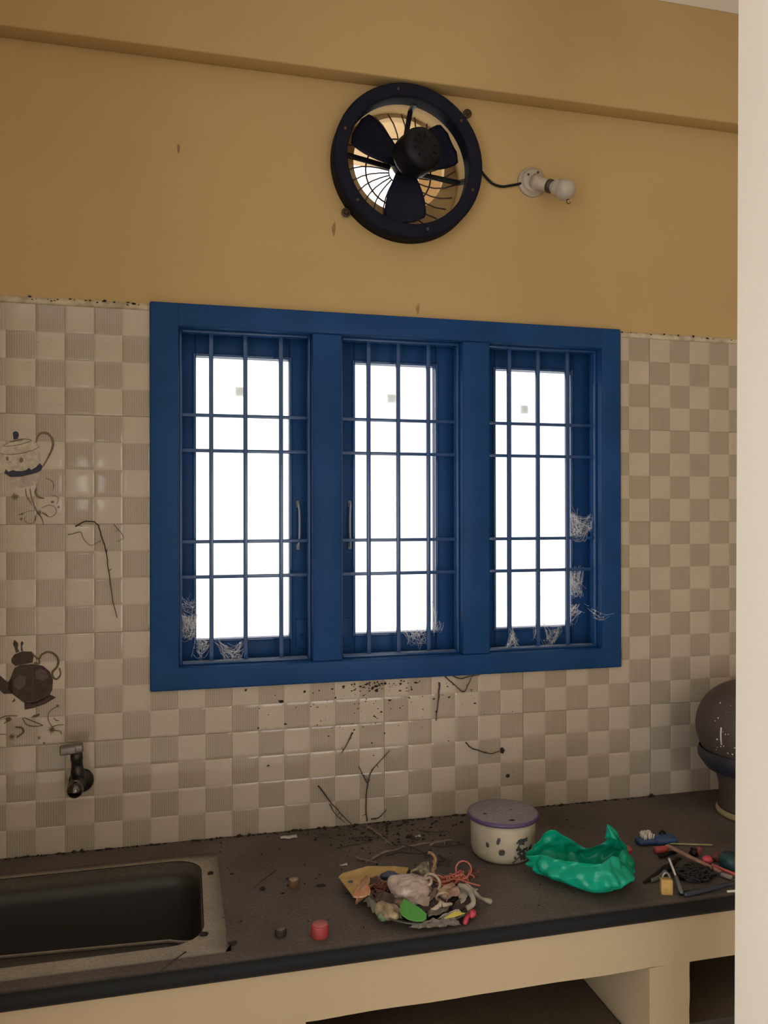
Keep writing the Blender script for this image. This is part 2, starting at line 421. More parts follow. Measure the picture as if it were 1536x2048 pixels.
# mortar line along the top of the tiles
def ragged_strip(x0, x1):
    mb = MB(); n = int((x1-x0)/0.008); vs = []
    for i in range(n+1):
        x = x0 + (x1-x0)*i/n; q = noise.noise(V(x*60, 1, 2)); q2 = noise.noise(V(x*140, 5, 2))
        for y, z in ((0, 1.2665 + 0.003*q), (-0.0065, 1.262 + 0.003*q + 0.0015*q2), (-0.0075 - 0.001*q2, 1.2505), (0, 1.2495)): vs.append((x, y, z))
    mb.add(vs, [(i*4+k, i*4+k+1, i*4+k+5, i*4+k+4) for i in range(n) for k in range(3)], 0, True)
    return mb
t2 = ragged_strip(-0.375, 0.1865); t3 = ragged_strip(1.406, 2.7)
t2.v, t2.f, t2.m, t2.sm = t2.v, t2.f, t2.m, t2.sm
struct(t2.build('trim_2', M['grout'])); struct(t3.build('trim_3', M['grout']))
# mortar behind the tile joints
mb = MB(); mb.box((-0.375, -0.0035, 0.0), (0.19, 0.0, 1.25)); mb.box((1.40, -0.0035, 0.0), (2.7, 0.0, 1.25)); mb.box((0.19, -0.0035, 0.0), (1.40, 0.0, 0.364))
mb.build('grout_bed', M['grout'], WALL)

# printed decoration of the two picture tiles: thin glaze layers on the tile faces
def print_layer(parent, name, col, polys=(), strokes=(), lift=0.0072, rough=0.3):
    mb = MB()
    for P in polys: mb.prism([(p[0], -lift, p[2]) for p in P], (0, 0.0004, 0))
    for P, w in strokes:
        Q = smooth_path(P, 5); n = len(Q); vs = []
        for i, q in enumerate(Q):
            t = (Q[min(i+1, n-1)] - Q[max(i-1, 0)]); t.y = 0; t.normalize()
            nn = V(-t.z, 0, t.x)*(w/2*(1 if n < 3 else 0.55 + 0.45*math.sin(PI*min(1, (i+0.5)/n))))
            vs += [(q.x + nn.x, -lift, q.z + nn.z), (q.x - nn.x, -lift, q.z - nn.z), (q.x + nn.x, -lift+0.0004, q.z + nn.z), (q.x - nn.x, -lift+0.0004, q.z - nn.z)]
        mb.add(vs, [f for i in range(n-1) for f in ((4*i, 4*i+1, 4*i+5, 4*i+4), (4*i, 4*i+4, 4*i+6, 4*i+2), (4*i+1, 4*i+3, 4*i+7, 4*i+5))], 0, False)
    return mb.build(name, pm(name + '_ink', col, .55, 0.25, 90, spec=.2), parent)
def disc(c, rx, rz, n=14, wob=0.0, seed=0):
    return [(c[0] + rx*math.cos(2*PI*k/n)*(1 + wob*math.sin(5*k + seed)), 0, c[2] + rz*math.sin(2*PI*k/n)*(1 + wob*math.cos(7*k + seed))) for k in range(n)]
def splash(c, r, n=9, seed=1):
    q = random.Random(seed); out = []
    for k in range(2*n):
        a = 2*PI*k/(2*n); rr = r*(q.uniform(.75, 1.1) if k % 2 else q.uniform(.25, .45)); out.append((c[0] + rr*math.cos(a), 0, c[2] + rr*math.sin(a)))
    return out
TP = TILES[-1, 3]
print_layer(TP, 'printed_pot', (0.47, 0.42, 0.33), [
    [(-0.1314, 0.0000, 0.9272), (-0.1226, -0.0000, 0.9356), (-0.1022, 0.0000, 0.9415), (-0.0740, 0.0000, 0.9421), (-0.0611, 0.0000, 0.9354), (-0.0547, 0.0000, 0.9217), (-0.0521, 0.0000, 0.9023), (-0.0483, 0.0000, 0.8773), (-0.0638, -0.0000, 0.8660), (-0.0895, 0.0000, 0.8575), (-0.1125, 0.0000, 0.8567), (-0.1264, 0.0000, 0.8654), (-0.1307, 0.0000, 0.8873), (-0.1353, 0.0000, 0.9079)],
    [(-0.1529, 0.0000, 0.9007), (-0.1378, 0.0000, 0.8872), (-0.1289, 0.0000, 0.8819), (-0.1264, 0.0000, 0.8654), (-0.1378, 0.0000, 0.8653), (-0.1555, 0.0000, 0.8760)]], lift=0.0070)
print_layer(TP, 'printed_shading', (0.43, 0.36, 0.30), [[(-0.1163, 0.0000, 0.8545), (-0.0869, 0.0000, 0.8570), (-0.0535, 0.0000, 0.8662), (-0.0566, 0.0000, 0.8439), (-0.0792, 0.0000, 0.8341), (-0.1048, -0.0000, 0.8320), (-0.1137, 0.0000, 0.8407)]], lift=0.0070)
print_layer(TP, 'printed_band', (0.035, 0.040, 0.065), [
    [(-0.1277, 0.0000, 0.8654), (-0.1239, 0.0000, 0.8742), (-0.1188, 0.0000, 0.8682), (-0.1099, 0.0000, 0.8724), (-0.1023, -0.0000, 0.8701), (-0.0920, 0.0000, 0.8699), (-0.0813, 0.0000, 0.8728), (-0.0766, 0.0000, 0.8781), (-0.0710, 0.0000, 0.8729), (-0.0612, 0.0000, 0.8799), (-0.0534, 0.0000, 0.8889), (-0.0470, 0.0000, 0.8815), (-0.0509, 0.0000, 0.8717), (-0.0664, 0.0000, 0.8646), (-0.0920, -0.0000, 0.8575), (-0.1150, 0.0000, 0.8567)],
    [(-0.1098, -0.0000, 0.9565), (-0.1047, 0.0000, 0.9599), (-0.0991, 0.0000, 0.9581), (-0.0971, 0.0000, 0.9507), (-0.0996, 0.0000, 0.9424), (-0.1078, 0.0000, 0.9411)]], lift=0.0074)
print_layer(TP, 'printed_lines', (0.17, 0.125, 0.085), [disc((-0.0920, 0.0000, 0.8948), .0042, .0060), disc((-0.1213, 0.0000, 0.8979), .0030, .0045), splash((-0.1061, -0.0000, 0.8127), .0105, 9, 2), splash((-0.0548, 0.0000, 0.7767), .0085, 9, 3), splash((-0.0132, 0.0000, 0.7890), .0042, 6, 4), splash((-0.0921, 0.0000, 0.7622), .0050, 7, 5), splash((-0.0908, 0.0000, 0.7732), .0045, 6, 6), disc((-0.0263, -0.0000, 0.8009), .0035, .0022)], [
    ([(-0.0611, 0.0000, 0.9354), (-0.0573, -0.0000, 0.9494), (-0.0482, 0.0000, 0.9574), (-0.0352, 0.0000, 0.9549), (-0.0261, -0.0000, 0.9417), (-0.0262, 0.0000, 0.9250), (-0.0340, 0.0000, 0.9053), (-0.0462, -0.0000, 0.8815)], .0052),
    ([(-0.1302, 0.0000, 0.9258), (-0.1149, -0.0000, 0.9357), (-0.0920, -0.0000, 0.9426), (-0.0715, -0.0000, 0.9402), (-0.0894, 0.0000, 0.9316), (-0.1124, 0.0000, 0.9267), (-0.1289, -0.0000, 0.9253)], .0014),
    ([(-0.1358, 0.0000, 0.9092), (-0.1150, 0.0000, 0.9074), (-0.0920, -0.0000, 0.9105), (-0.0689, 0.0000, 0.9173), (-0.0534, -0.0000, 0.9259)], .0016), ([(-0.1162, 0.0000, 0.9357), (-0.1048, 0.0000, 0.9379), (-0.0869, -0.0000, 0.9418)], .0030),
    ([(-0.0831, 0.0000, 0.8304), (-0.0805, 0.0000, 0.8133), (-0.0690, 0.0000, 0.7934)], .0022), ([(-0.0741, 0.0000, 0.8321), (-0.0703, 0.0000, 0.8106), (-0.0613, -0.0000, 0.7829), (-0.0497, 0.0000, 0.7648), (-0.0453, 0.0000, 0.7481)], .0026),
    ([(-0.0605, -0.0000, 0.8322), (-0.0623, 0.0000, 0.8211), (-0.0561, 0.0000, 0.8117), (-0.0442, 0.0000, 0.8090)], .0048), ([(-0.0496, 0.0000, 0.7870), (-0.0354, 0.0000, 0.7934), (-0.0224, 0.0000, 0.7898), (-0.0182, 0.0000, 0.7786), (-0.0250, 0.0000, 0.7689), (-0.0354, -0.0000, 0.7675), (-0.0411, 0.0000, 0.7773)], .0013),
    ([(-0.0626, 0.0000, 0.7648), (-0.0652, -0.0000, 0.7551), (-0.0767, 0.0000, 0.7524), (-0.0849, -0.0000, 0.7594), (-0.0831, 0.0000, 0.7690)], .0013), ([(-0.0618, -0.0000, 0.7704), (-0.0633, 0.0000, 0.7579)], .0030), ([(-0.0418, 0.0000, 0.8552), (-0.0275, 0.0000, 0.8483), (-0.0236, 0.0000, 0.8344), (-0.0275, 0.0000, 0.8260)], .0016),
    ([(-0.0613, 0.0000, 0.7815), (-0.0780, -0.0000, 0.7795), (-0.0998, -0.0000, 0.7705)], .0010), ([(-0.0483, 0.0000, 0.7773), (-0.0354, -0.0000, 0.7675)], .0030), ([(-0.0328, 0.0000, 0.8176), (-0.0145, 0.0000, 0.8107), (-0.0171, 0.0000, 0.7954)], .0011)], lift=0.0076)
TQ = TILES[-1, 1]
print_layer(TQ, 'printed_kettle', (0.055, 0.036, 0.028), [
    [(-0.1071, 0.0000, 0.4271), (-0.0951, -0.0000, 0.4330), (-0.0661, -0.0000, 0.4342), (-0.0467, 0.0000, 0.4289), (-0.0326, 0.0000, 0.4156), (-0.0258, -0.0000, 0.3970), (-0.0272, 0.0000, 0.3735), (-0.0346, 0.0000, 0.3603), (-0.0419, 0.0000, 0.3534), (-0.0662, 0.0000, 0.3431), (-0.0843, -0.0000, 0.3454), (-0.1023, 0.0000, 0.3607), (-0.1119, 0.0000, 0.3698), (-0.1191, -0.0000, 0.3785), (-0.1203, 0.0000, 0.3941), (-0.1143, -0.0000, 0.4067)],
    [(-0.0867, 0.0000, 0.3456), (-0.0589, 0.0000, 0.3505), (-0.0321, -0.0000, 0.3633), (-0.0194, 0.0000, 0.3560), (-0.0419, 0.0000, 0.3429), (-0.0662, 0.0000, 0.3350), (-0.0851, 0.0000, 0.3320)],
    [(-0.1547, 0.0000, 0.4255), (-0.1381, 0.0000, 0.4131), (-0.1215, 0.0000, 0.3962), (-0.1119, 0.0000, 0.4014), (-0.1100, 0.0000, 0.3697), (-0.1286, 0.0000, 0.3700), (-0.1381, 0.0000, 0.3795), (-0.1524, 0.0000, 0.4009)]], lift=0.0070)
print_layer(TQ, 'printed_highlight', (0.105, 0.075, 0.064), [[(-0.0637, 0.0000, 0.4172), (-0.0540, 0.0000, 0.4232), (-0.0419, -0.0000, 0.4174), (-0.0345, -0.0000, 0.4027), (-0.0467, 0.0000, 0.3954), (-0.0613, 0.0000, 0.4014)], [(-0.1083, 0.0000, 0.4012), (-0.0951, 0.0000, 0.4109), (-0.0831, 0.0000, 0.4077), (-0.0843, 0.0000, 0.3870), (-0.0975, 0.0000, 0.3773), (-0.1071, 0.0000, 0.3856)]], [
    ([(-0.1023, 0.0000, 0.4242), (-0.0879, 0.0000, 0.4267), (-0.0661, 0.0000, 0.4282)], .0012), ([(-0.1083, 0.0000, 0.3676), (-0.0903, 0.0000, 0.3536), (-0.0662, -0.0000, 0.3496), (-0.0419, 0.0000, 0.3586)], .0012), ([(-0.0698, 0.0000, 0.4305), (-0.0686, 0.0000, 0.3914), (-0.0698, 0.0000, 0.3498)], .0009), ([(-0.0819, 0.0000, 0.3388), (-0.0589, 0.0000, 0.3413), (-0.0321, -0.0000, 0.3549)], .0012)], lift=0.0073)
print_layer(TQ, 'printed_lid', (0.055, 0.038, 0.028), [
    [(-0.1131, 0.0000, 0.4481), (-0.1071, 0.0000, 0.4576), (-0.0903, 0.0000, 0.4639), (-0.0705, 0.0000, 0.4623), (-0.0661, 0.0000, 0.4532), (-0.0686, 0.0000, 0.4377), (-0.1047, 0.0000, 0.4316), (-0.1128, 0.0000, 0.4398)],
    [(-0.1099, -0.0000, 0.4816), (-0.1070, -0.0000, 0.4905), (-0.0987, 0.0000, 0.4824), (-0.0999, 0.0000, 0.4708), (-0.0963, 0.0000, 0.4634), (-0.1035, -0.0000, 0.4606), (-0.1059, 0.0000, 0.4711)], [(-0.0939, -0.0000, 0.4835), (-0.0907, -0.0000, 0.4873), (-0.0874, -0.0000, 0.4820), (-0.0907, 0.0000, 0.4756), (-0.0891, 0.0000, 0.4646), (-0.0931, 0.0000, 0.4648)]], lift=0.0074)
print_layer(TQ, 'printed_flowers', (0.12, 0.085, 0.045), [splash((-0.0285, 0.0000, 0.2833), .0115, 9, 7), splash((-0.1120, 0.0000, 0.2733), .0095, 8, 8), splash((-0.0444, 0.0000, 0.2543), .0040, 6, 9), splash((-0.0162, 0.0000, 0.3362), .0050, 6, 10), disc((-0.1191, 0.0000, 0.3126), .0060, .0050), splash((-0.0554, 0.0000, 0.2668), .0045, 6, 11),
    [(-0.0529, -0.0000, 0.3214), (-0.0662, 0.0000, 0.3189), (-0.0723, -0.0000, 0.3135), (-0.0614, 0.0000, 0.3141), (-0.0553, 0.0000, 0.3163)], [(-0.1059, 0.0000, 0.3597), (-0.1048, 0.0000, 0.3531), (-0.1131, 0.0000, 0.3492), (-0.1095, 0.0000, 0.3547)]], [
    ([(-0.0705, 0.0000, 0.4592), (-0.0564, 0.0000, 0.4450), (-0.0491, 0.0000, 0.4551), (-0.0345, 0.0000, 0.4602), (-0.0198, 0.0000, 0.4512), (-0.0144, 0.0000, 0.4378), (-0.0174, 0.0000, 0.4254), (-0.0267, 0.0000, 0.4140), (-0.0253, 0.0000, 0.4022), (-0.0174, 0.0000, 0.3976), (-0.0096, 0.0000, 0.4087), (-0.0125, 0.0000, 0.4231)], .0050),
    ([(-0.0552, 0.0000, 0.4454), (-0.0552, 0.0000, 0.4350), (-0.0661, -0.0000, 0.4376)], .0040), ([(-0.1382, 0.0000, 0.3156), (-0.1215, 0.0000, 0.3205), (-0.1000, 0.0000, 0.3191)], .0020), ([(-0.0904, 0.0000, 0.3146), (-0.0820, 0.0000, 0.2990), (-0.0662, 0.0000, 0.2933), (-0.0468, 0.0000, 0.2942)], .0022), ([(-0.0868, 0.0000, 0.3144), (-0.0662, -0.0000, 0.3040), (-0.0468, 0.0000, 0.2942)], .0022),
    ([(-0.0285, 0.0000, 0.2911), (-0.0358, 0.0000, 0.3060), (-0.0346, 0.0000, 0.3216), (-0.0248, 0.0000, 0.3315), (-0.0150, 0.0000, 0.3361)], .0016), ([(-0.0285, 0.0000, 0.2898), (-0.0151, 0.0000, 0.2929), (-0.0028, 0.0000, 0.2929)], .0018), ([(-0.0248, 0.0000, 0.3105), (-0.0187, 0.0000, 0.3036), (-0.0126, 0.0000, 0.3032)], .0018),
    ([(-0.1048, 0.0000, 0.2943), (-0.0916, 0.0000, 0.2914), (-0.0892, -0.0000, 0.2808), (-0.1024, 0.0000, 0.2708)], .0050), ([(-0.1382, 0.0000, 0.2802), (-0.1239, 0.0000, 0.2793)], .0014), ([(-0.1191, 0.0000, 0.3113), (-0.1287, -0.0000, 0.3028)], .0016), ([(-0.0249, 0.0000, 0.2830), (-0.0102, 0.0000, 0.2781), (-0.0077, 0.0000, 0.2714)], .0016)], lift=0.0076)

# ------------------------------------------------------------------ the window
def make_window():
    w = bpy.data.objects.new('window_1', None); COL.objects.link(w); w.location = (0.796, 0, 0.358); w['_w'] = (0.796, 0, 0.358); struct(w, 'blue painted wooden window of three barred casements')
    X0, X1, Z0, Z1 = 0.1865, 1.4065, 0.3585, 1.2695
    bays = [(0.2520, 0.5690), (0.6420, 0.9570), (1.0310, 1.3500)]
    oz0, oz1 = 0.4110, 1.2150
    yf, yb = -0.016, 0.112
    def bar(name, a, b, bev=0.004): 
        mb = MB(); mb.bevbox(a, b, bev); return mb.build(name, M['bead'] if name == 'glazing_bead' else M['blue'], w)
    bar('window_frame', (X0, yf, oz1), (X1, yb, Z1)); bar('window_frame', (X0, yf-0.002, Z0), (X1, yb, oz0))
    bar('window_frame', (X0, yf-0.001, Z0), (bays[0][0], yb, Z1-0.001)); bar('window_frame', (bays[2][1], yf-0.001, Z0), (X1, yb, Z1-0.001))
    bar('mullion', (bays[0][1], yf+0.002, oz0), (bays[1][0], yb, oz1)); bar('mullion', (bays[1][1], yf+0.002, oz0), (bays[2][0], yb, oz1))
    vb = [(0.3277, 0.4095, 0.4965), (0.7189, 0.7968, 0.8775), (1.1020, 1.1842, 1.2705)]
    glass = [(0.2906, 0.5235), (0.6900, 0.9110), (1.0770, 1.3020)]
    gz = (0.4615, 1.1640)
    stick = [(0.4014, 0.1000, 1.0830), (0.7978, 0.1000, 1.0784), (1.1779, 0.1000, 1.0605)]
    for k, (a, b) in enumerate(bays):
        # moulded bead round the bay and the flat rod frame of the grille
        for (p, q) in (((a, .012, oz0), (a+.007, .040, oz1)), ((b-.007, .012, oz0), (b, .040, oz1)), ((a+.007, .012, oz1-.007), (b-.007, .040, oz1)), ((a+.007, .012, oz0), (b-.007, .040, oz0+.007))):
            bar('glazing_bead', p, q, 0.002)
        for x in vb[k]:
            mb = MB(); mb.bevbox((x-.0052, .0245, oz0+.004), (x+.0052, .0345, oz1-.004), .0012); mb.build('grille_bar', M['bead'], w)
        for z in (1.0118, 0.9262, 0.7058, 0.6205):
            mb = MB(); mb.bevbox((a+.004, .027, z-.0042), (b-.004, .0335, z+.0042), .0012); mb.build('grille_bar', M['bead'], w)
        # casement behind the bars
        sa = bpy.data.objects.new('casement', None); COL.objects.link(sa); sa.parent = w; sa.location = V(a, .07, oz0) - V(*w['_w']); sa['_w'] = (a, .07, oz0)
        g0, g1 = glass[k]
        def stile(p, q, name='stile'):
            mb = MB(); mb.bevbox(p, q, .003); mb.build(name, M['bead'] if name == 'putty_bead' else M['blue'], sa)
        ys, ye = .068, .108
        stile((a-.008, ys, oz0-.006), (g0, ye, oz1+.006)); stile((g1, ys, oz0-.006), (b+.008, ye, oz1+.006))
        stile((g0, ys+.001, oz0-.006), (g1, ye, gz[0]), 'rail'); stile((g0, ys+.001, gz[1]), (g1, ye, oz1+.006), 'rail')
        for (p, q) in (((g0-.006, ys-.005, gz[0]-.006), (g0+.002, ys+.006, gz[1]+.006)), ((g1-.002, ys-.005, gz[0]-.006), (g1+.006, ys+.006, gz[1]+.006)),
                       ((g0, ys-.005, gz[0]-.006), (g1, ys+.006, gz[0]+.002)), ((g0, ys-.005, gz[1]-.002), (g1, ys+.006, gz[1]+.006))):
            stile(p, q, 'putty_bead')
        mb = MB(); mb.box((g0-.001, .0985, gz[0]-.001), (g1+.001, .1025, gz[1]+.001)); mb.build('pane', M['glass'], sa)
        sx, sy, sz = stick[k]; h = 0.0118
        mb = MB(); mb.box((sx-h, .1028, sz-h), (sx+h, .1036, sz+h)); mb.build('sticker', M['sticker'], sa)
        # casement stay / pull handle on the meeting stile
        hx = {0: g1 + .020, 1: g0 - .013, 2: b - .012}[k]
        if k < 2:
            mb = MB(); s_ = 1 if k == 0 else -1
            mb.tube(smooth_path([(hx, ys, .800), (hx, ys-.014, .797), (hx + .002*s_, ys-.017, .77), (hx + .002*s_, ys-.017, .72), (hx, ys-.014, .692), (hx, ys, .689)], 4), .0026, 8)
            mb.tube([(hx, ys-.001, .806), (hx, ys-.004, .790)], .005, 8); mb.tube([(hx, ys-.001, .697), (hx, ys-.004, .682)], .005, 8)
            mb.build('pull_handle', pm('glint_handle_paint', (0.26, 0.30, 0.36), 0.3, 0.2), sa)  # pale colour puts the thin white glints into the handle paint
        if k == 0:
            mb = MB(); mb.bevbox((g1+.014, ys-.004, oz0+.02), (b-.004, ys+.002, .505), .0015); mb.tube([(g1+.028, ys-.004, .468), (g1+.028, ys-.012, .466), (g1+.026, ys-.013, .458)], .002, 6); mb.build('corner_bracket', M['blue'], sa)
        if k == 1:
            mb = MB(); mb.bevbox((a+.004, ys-.004, oz0+.02), (g0-.014, ys+.002, .505), .0015); mb.tube([(a+.016, ys-.004, .458), (a+.016, ys-.012, .456), (a+.020, ys-.013, .450)], .002, 6); mb.build('corner_bracket', M['blue'], sa)
    return w
WIN = make_window()

# ------------------------------------------------------------------ exhaust fan
YAX = Matrix(((1,0,0,0),(0,0,-1,0),(0,1,0,0),(0,0,0,1)))      # local z -> world -y
def ymat(x, y, z): return Matrix.Translation((x, y, z)) @ Matrix(((1,0,0,0),(0,0,-1,0),(0,1,0,0),(0,0,0,1)))
def make_fan():
    c = (0.8080, -0.030, 1.6490)
    f = thing('exhaust_fan', 'round black metal exhaust fan set in a hole above the window', 'fan', c)
    mb = MB(); mb.lathe([(.160, -.0295), (.1565, .012), (.158, .018), (.161, .020), (.186, .020), (.1905, .018), (.1920, .013), (.1920, -.0295), (.160, -.0295)], ymat(*c), 72, caps=False)
    mb.build('ring_frame', pm('dull_navy_enamel', (0.009, 0.010, 0.020), 0.75, 0.25, 20, spec=0.12), f)
    m0, m1 = V(.8085, .004, 1.6635), V(.8372, -.100, 1.6674); ax = (m1 - m0).normalized()
    mt = frame_to(m0 + ax*.022, ax)
    mb = MB(); mb.lathe([(.020, -.002), (.044, 0), (.052, .008), (.0535, .016), (.0535, .060), (.050, .070), (.039, .078), (.016, .081), (.004, .0815)], mt, 40)
    for k in range(10):
        a = 2*PI*k/10; mb.box((-.003, .018, .079), (.003, .034, .0815), 0, mt @ Matrix.Rotation(a, 4, 'Z'))
    mb.build('motor', M['black'], f)
    mb = MB(); mb.lathe([(.008, -.030), (.024, -.026), (.027, -.018), (.027, .012), (.020, .022)], frame_to(m0, ax), 32); mb.build('hub', M['black'], f)
    mc = V(m0.x, .046, m0.z)
    for a in (82, 172, 262, 352):
        t = math.radians(a); d = V(math.cos(t), 0, math.sin(t)); mb = MB()
        P = [V(mc.x, .046, mc.z) + d*.030, V(FCX, .036, FCZ) + d*.1535, V(c[0], -.012, c[2]) + d*.1600]
        for p0, p1 in zip(P, P[1:]):
            mb.bevbox((-.0065, -.003, -.002), (.0065, .003, (p1-p0).length + .002), .0012, 0, frame_to(p0, p1-p0, (0, 1, 0)) if p0 is P[0] else frame_to(p0, p1-p0, d))
        mb.build('mounting_arm', M['black'], f)
    for a, sw in ((-84, 0), (150, 0), (33, 0)):
        t = math.radians(a)
        def bl(u, v, t=t):
            r = .018 + .130*v; wid = .024 + .032*math.sin(min(1, v*1.25)*PI/2)
            if v > .88: wid *= math.sqrt(max(0.10, 1 - ((v-.88)/.135)**2))
            s_ = (u-.5)*2*wid; pitch = math.radians(27 - 9*v); skew = .012*v
            e = V(math.cos(t), 0, math.sin(t)); n = V(-math.sin(t), 0, math.cos(t))
            q = V(m0.x, .012, m0.z) + e*r + n*(s_*math.cos(pitch) - skew) + V(0, -s_*math.sin(pitch)*.55 + .004*(1-4*(u-.5)**2), 0)
            return q
        mb = MB(); mb.grid(bl, 11, 15); mb.build('blade', M['navy'], f, solid=.0016)
    guard = MB(); hubc = V(m0.x, 0, m0.z)
    guard.tube([(hubc.x + .026*math.cos(2*PI*k/24), .066, hubc.z + .026*math.sin(2*PI*k/24)) for k in range(24)], .0018, 6, closed=True)
    g = guard.build('wire_guard', M['rust'], f)
    mb = MB(); mb.tube([(hubc.x + .088*math.cos(2*PI*k/48), .065, hubc.z + .088*math.sin(2*PI*k/48)) for k in range(48)], .0023, 6, closed=True); mb.build('guard_ring', M['rust'], g)
    for k in range(26):
        a = 2*PI*(k+.3)/26; P = []
        for i in range(6):
            s_ = i/5; r = .026 + .125*s_; aa = a + .28*s_*s_; cc = hubc.lerp(V(FCX, 0, FCZ), s_)
            P.append((cc.x + r*math.cos(aa), .066 - .012*s_**3, cc.z + r*math.sin(aa)))
        mb = MB(); mb.tube(P, 0.0020, 5); mb.build('guard_wire', M['rust'], g)
    for p in ((0.9719, -0.0120, 1.8014), (0.6537, -0.0100, 1.5191)):
        d = (V(*p) - V(*c)); d.y = 0; d.normalize(); q = V(*p)
        mb = MB(); mb.tube([q + V(.009*math.cos(2*PI*k/14), 0, .009*math.sin(2*PI*k/14)) for k in range(14)], .0028, 6, closed=True)
        mb.tube([q + V(0, .012, 0), q + V(0, -.010, 0)], .005, 8); mb.tube([q, q - d*.018], .004, 6)
        mb.build('fixing_lug', M['rust'], f)
    for a in (100, 40, -20, -75, -140, 160):
        t = math.radians(a); mb = MB(); mb.lathe([(.0045, 0), (.0042, .002), (.002, .0032)], ymat(c[0] + .174*math.cos(t), c[1]-.0197, c[2] + .174*math.sin(t)), 10); mb.build('screw', M['rust'], f)
    return f
make_fan()

# ------------------------------------------------------------------ bulb holder and its cable
def make_lamp():
    b = (1.1547, -0.0000, 1.6466)
    L = thing('bulb_holder', 'white wall bulb holder with an unlit round bulb right of the fan', 'lamp', b)
    mb = MB(); mb.lathe([(.0395, 0), (.0395, .004), (.037, .007), (.032, .008), (.031, .014), (.026, .018), (.004, .019)], ymat(*b), 40)
    mb.build('base_plate', M['porcelain'], L)
    p0 = V(*(1.1583, -0.0140, 1.6414)); p1 = V(*(1.2107, -0.0750, 1.6040)); ax = (p1-p0).normalized(); ln = (p1-p0).length; mt = frame_to(p0, ax)
    mb = MB(); mb.lathe([(.022, -.004), (.021, .010), (.0165, .018), (.0160, ln*.55)], mt, 28); mb.build('socket', M['porcelain'], L)
    mb = MB(); mb.lathe([(.0165, ln*.45), (.0175, ln*.47), (.0175, ln*.56), (.0160, ln*.58)], mt, 28); mb.build('socket_collar', pm('dark_brown_bakelite', (.045, .03, .022), .4), L)
    mb = MB(); mb.lathe([(.0125, ln*.55), (.0145, ln*.62), (.0165, ln*.66), (.0225, ln*.76)] + [(.0272*math.cos(a), ln + .004 + .0272*math.sin(a)) for a in [math.radians(k) for k in range(-40, 90, 10)]], mt, 32)
    mb.build('bulb', M['bulb'], L)
    for q in ((.017, -.012), (-.017, .012), (.010, .020)):
        mb = MB(); mb.lathe([(.0032, 0), (.003, .002), (.001, .003)], ymat(b[0] + q[0], -.0175, b[2] + q[1]), 10); mb.build('screw', M['rust'], L)
    h = V(*(1.2181, -0.0850, 1.5752)); mb = MB(); mb.tube([h + V(.0055*math.cos(a), 0, -.005 + .0055*math.sin(a)) for a in [math.radians(k) for k in range(80, 380, 30)]], .0012, 6); mb.build('wire_hook', M['rust'], L)
make_lamp()
mb = MB(); mb.tube(smooth_path([(1.0093, -0.0100, 1.6594), (1.0218, -0.0060, 1.6480), (1.0429, -0.0050, 1.6311), (1.0679, -0.0050, 1.6257), (1.0945, -0.0050, 1.6309), (1.1222, -0.0060, 1.6384)], 6), .0032, 8)
tag(mb.build('power_cable', M['black']), 'short black cable sagging between the fan and the bulb holder', 'cable')

# ------------------------------------------------------------------ tap over the sink
def make_tap():
    b = V(*(0.0351, -0.0070, 0.1638))
    t = thing('water_tap', 'tarnished chrome wall tap above the sink', 'tap', b)
    mb = MB(); mb.lathe([(.0265, 0), (.0275, .003), (.025, .008), (.014, .012), (.012, .016)], ymat(*b), 36); mb.build('wall_flange', M['darkchrome'], t)
    e = V(*(0.0321, -0.0700, 0.1744))
    mb = MB(); d = (e - b); mb.tube([b + d*.1, b + d*.35, b + d*.36, b + d*.62, b + d*.63, b + d*.9, b + d*1.0], [.0125, .0125, .0150, .0150, .0165, .0170, .0150], 20)
    mb.build('tap_body', M['darkchrome'], t)
    s0 = V(*(0.0311, -0.0780, 0.1738)); s1 = V(*(0.0325, -0.0980, 0.1716))
    mb = MB(); mb.tube([e, s0, s0.lerp(s1, .5)], [.015, .0165, .0165], 20)
    mb.blob(s1, .0178, 0.0, 1, 0, 3); mb.build('spout_end', M['chrome'], t)
    n0 = V(*(0.0328, -0.0500, 0.1868)); n1 = V(*(0.0293, -0.0550, 0.2467)); d = n1 - n0
    mb = MB(); mb.tube([n0 - d*.2, n0 + d*.25, n0 + d*.3, n0 + d*.6, n0 + d*.62, n0 + d*.95], [.0165, .0145, .0130, .0120, .0135, .0125], 20); mb.build('tap_neck', M['darkchrome'], t)
    l0 = V(*(0.0409, -0.0550, 0.2525)); l1 = V(*(-0.0045, -0.0600, 0.2495)); ax = l1 - l0
    mb = MB(); mt = frame_to(l0, ax); mb.bevbox((-.0125, -.010, -.004), (.0125, .0085, ax.length), .0045, 0, mt); mb.bevbox((-.011, -.0095, ax.length*.25), (.0145, .007, ax.length*.98), .003, 0, mt)
    mb.build('lever_handle', pm('grey_lever_metal', (.20, .185, .16), .45, .3, 50, .5), t)
make_tap()

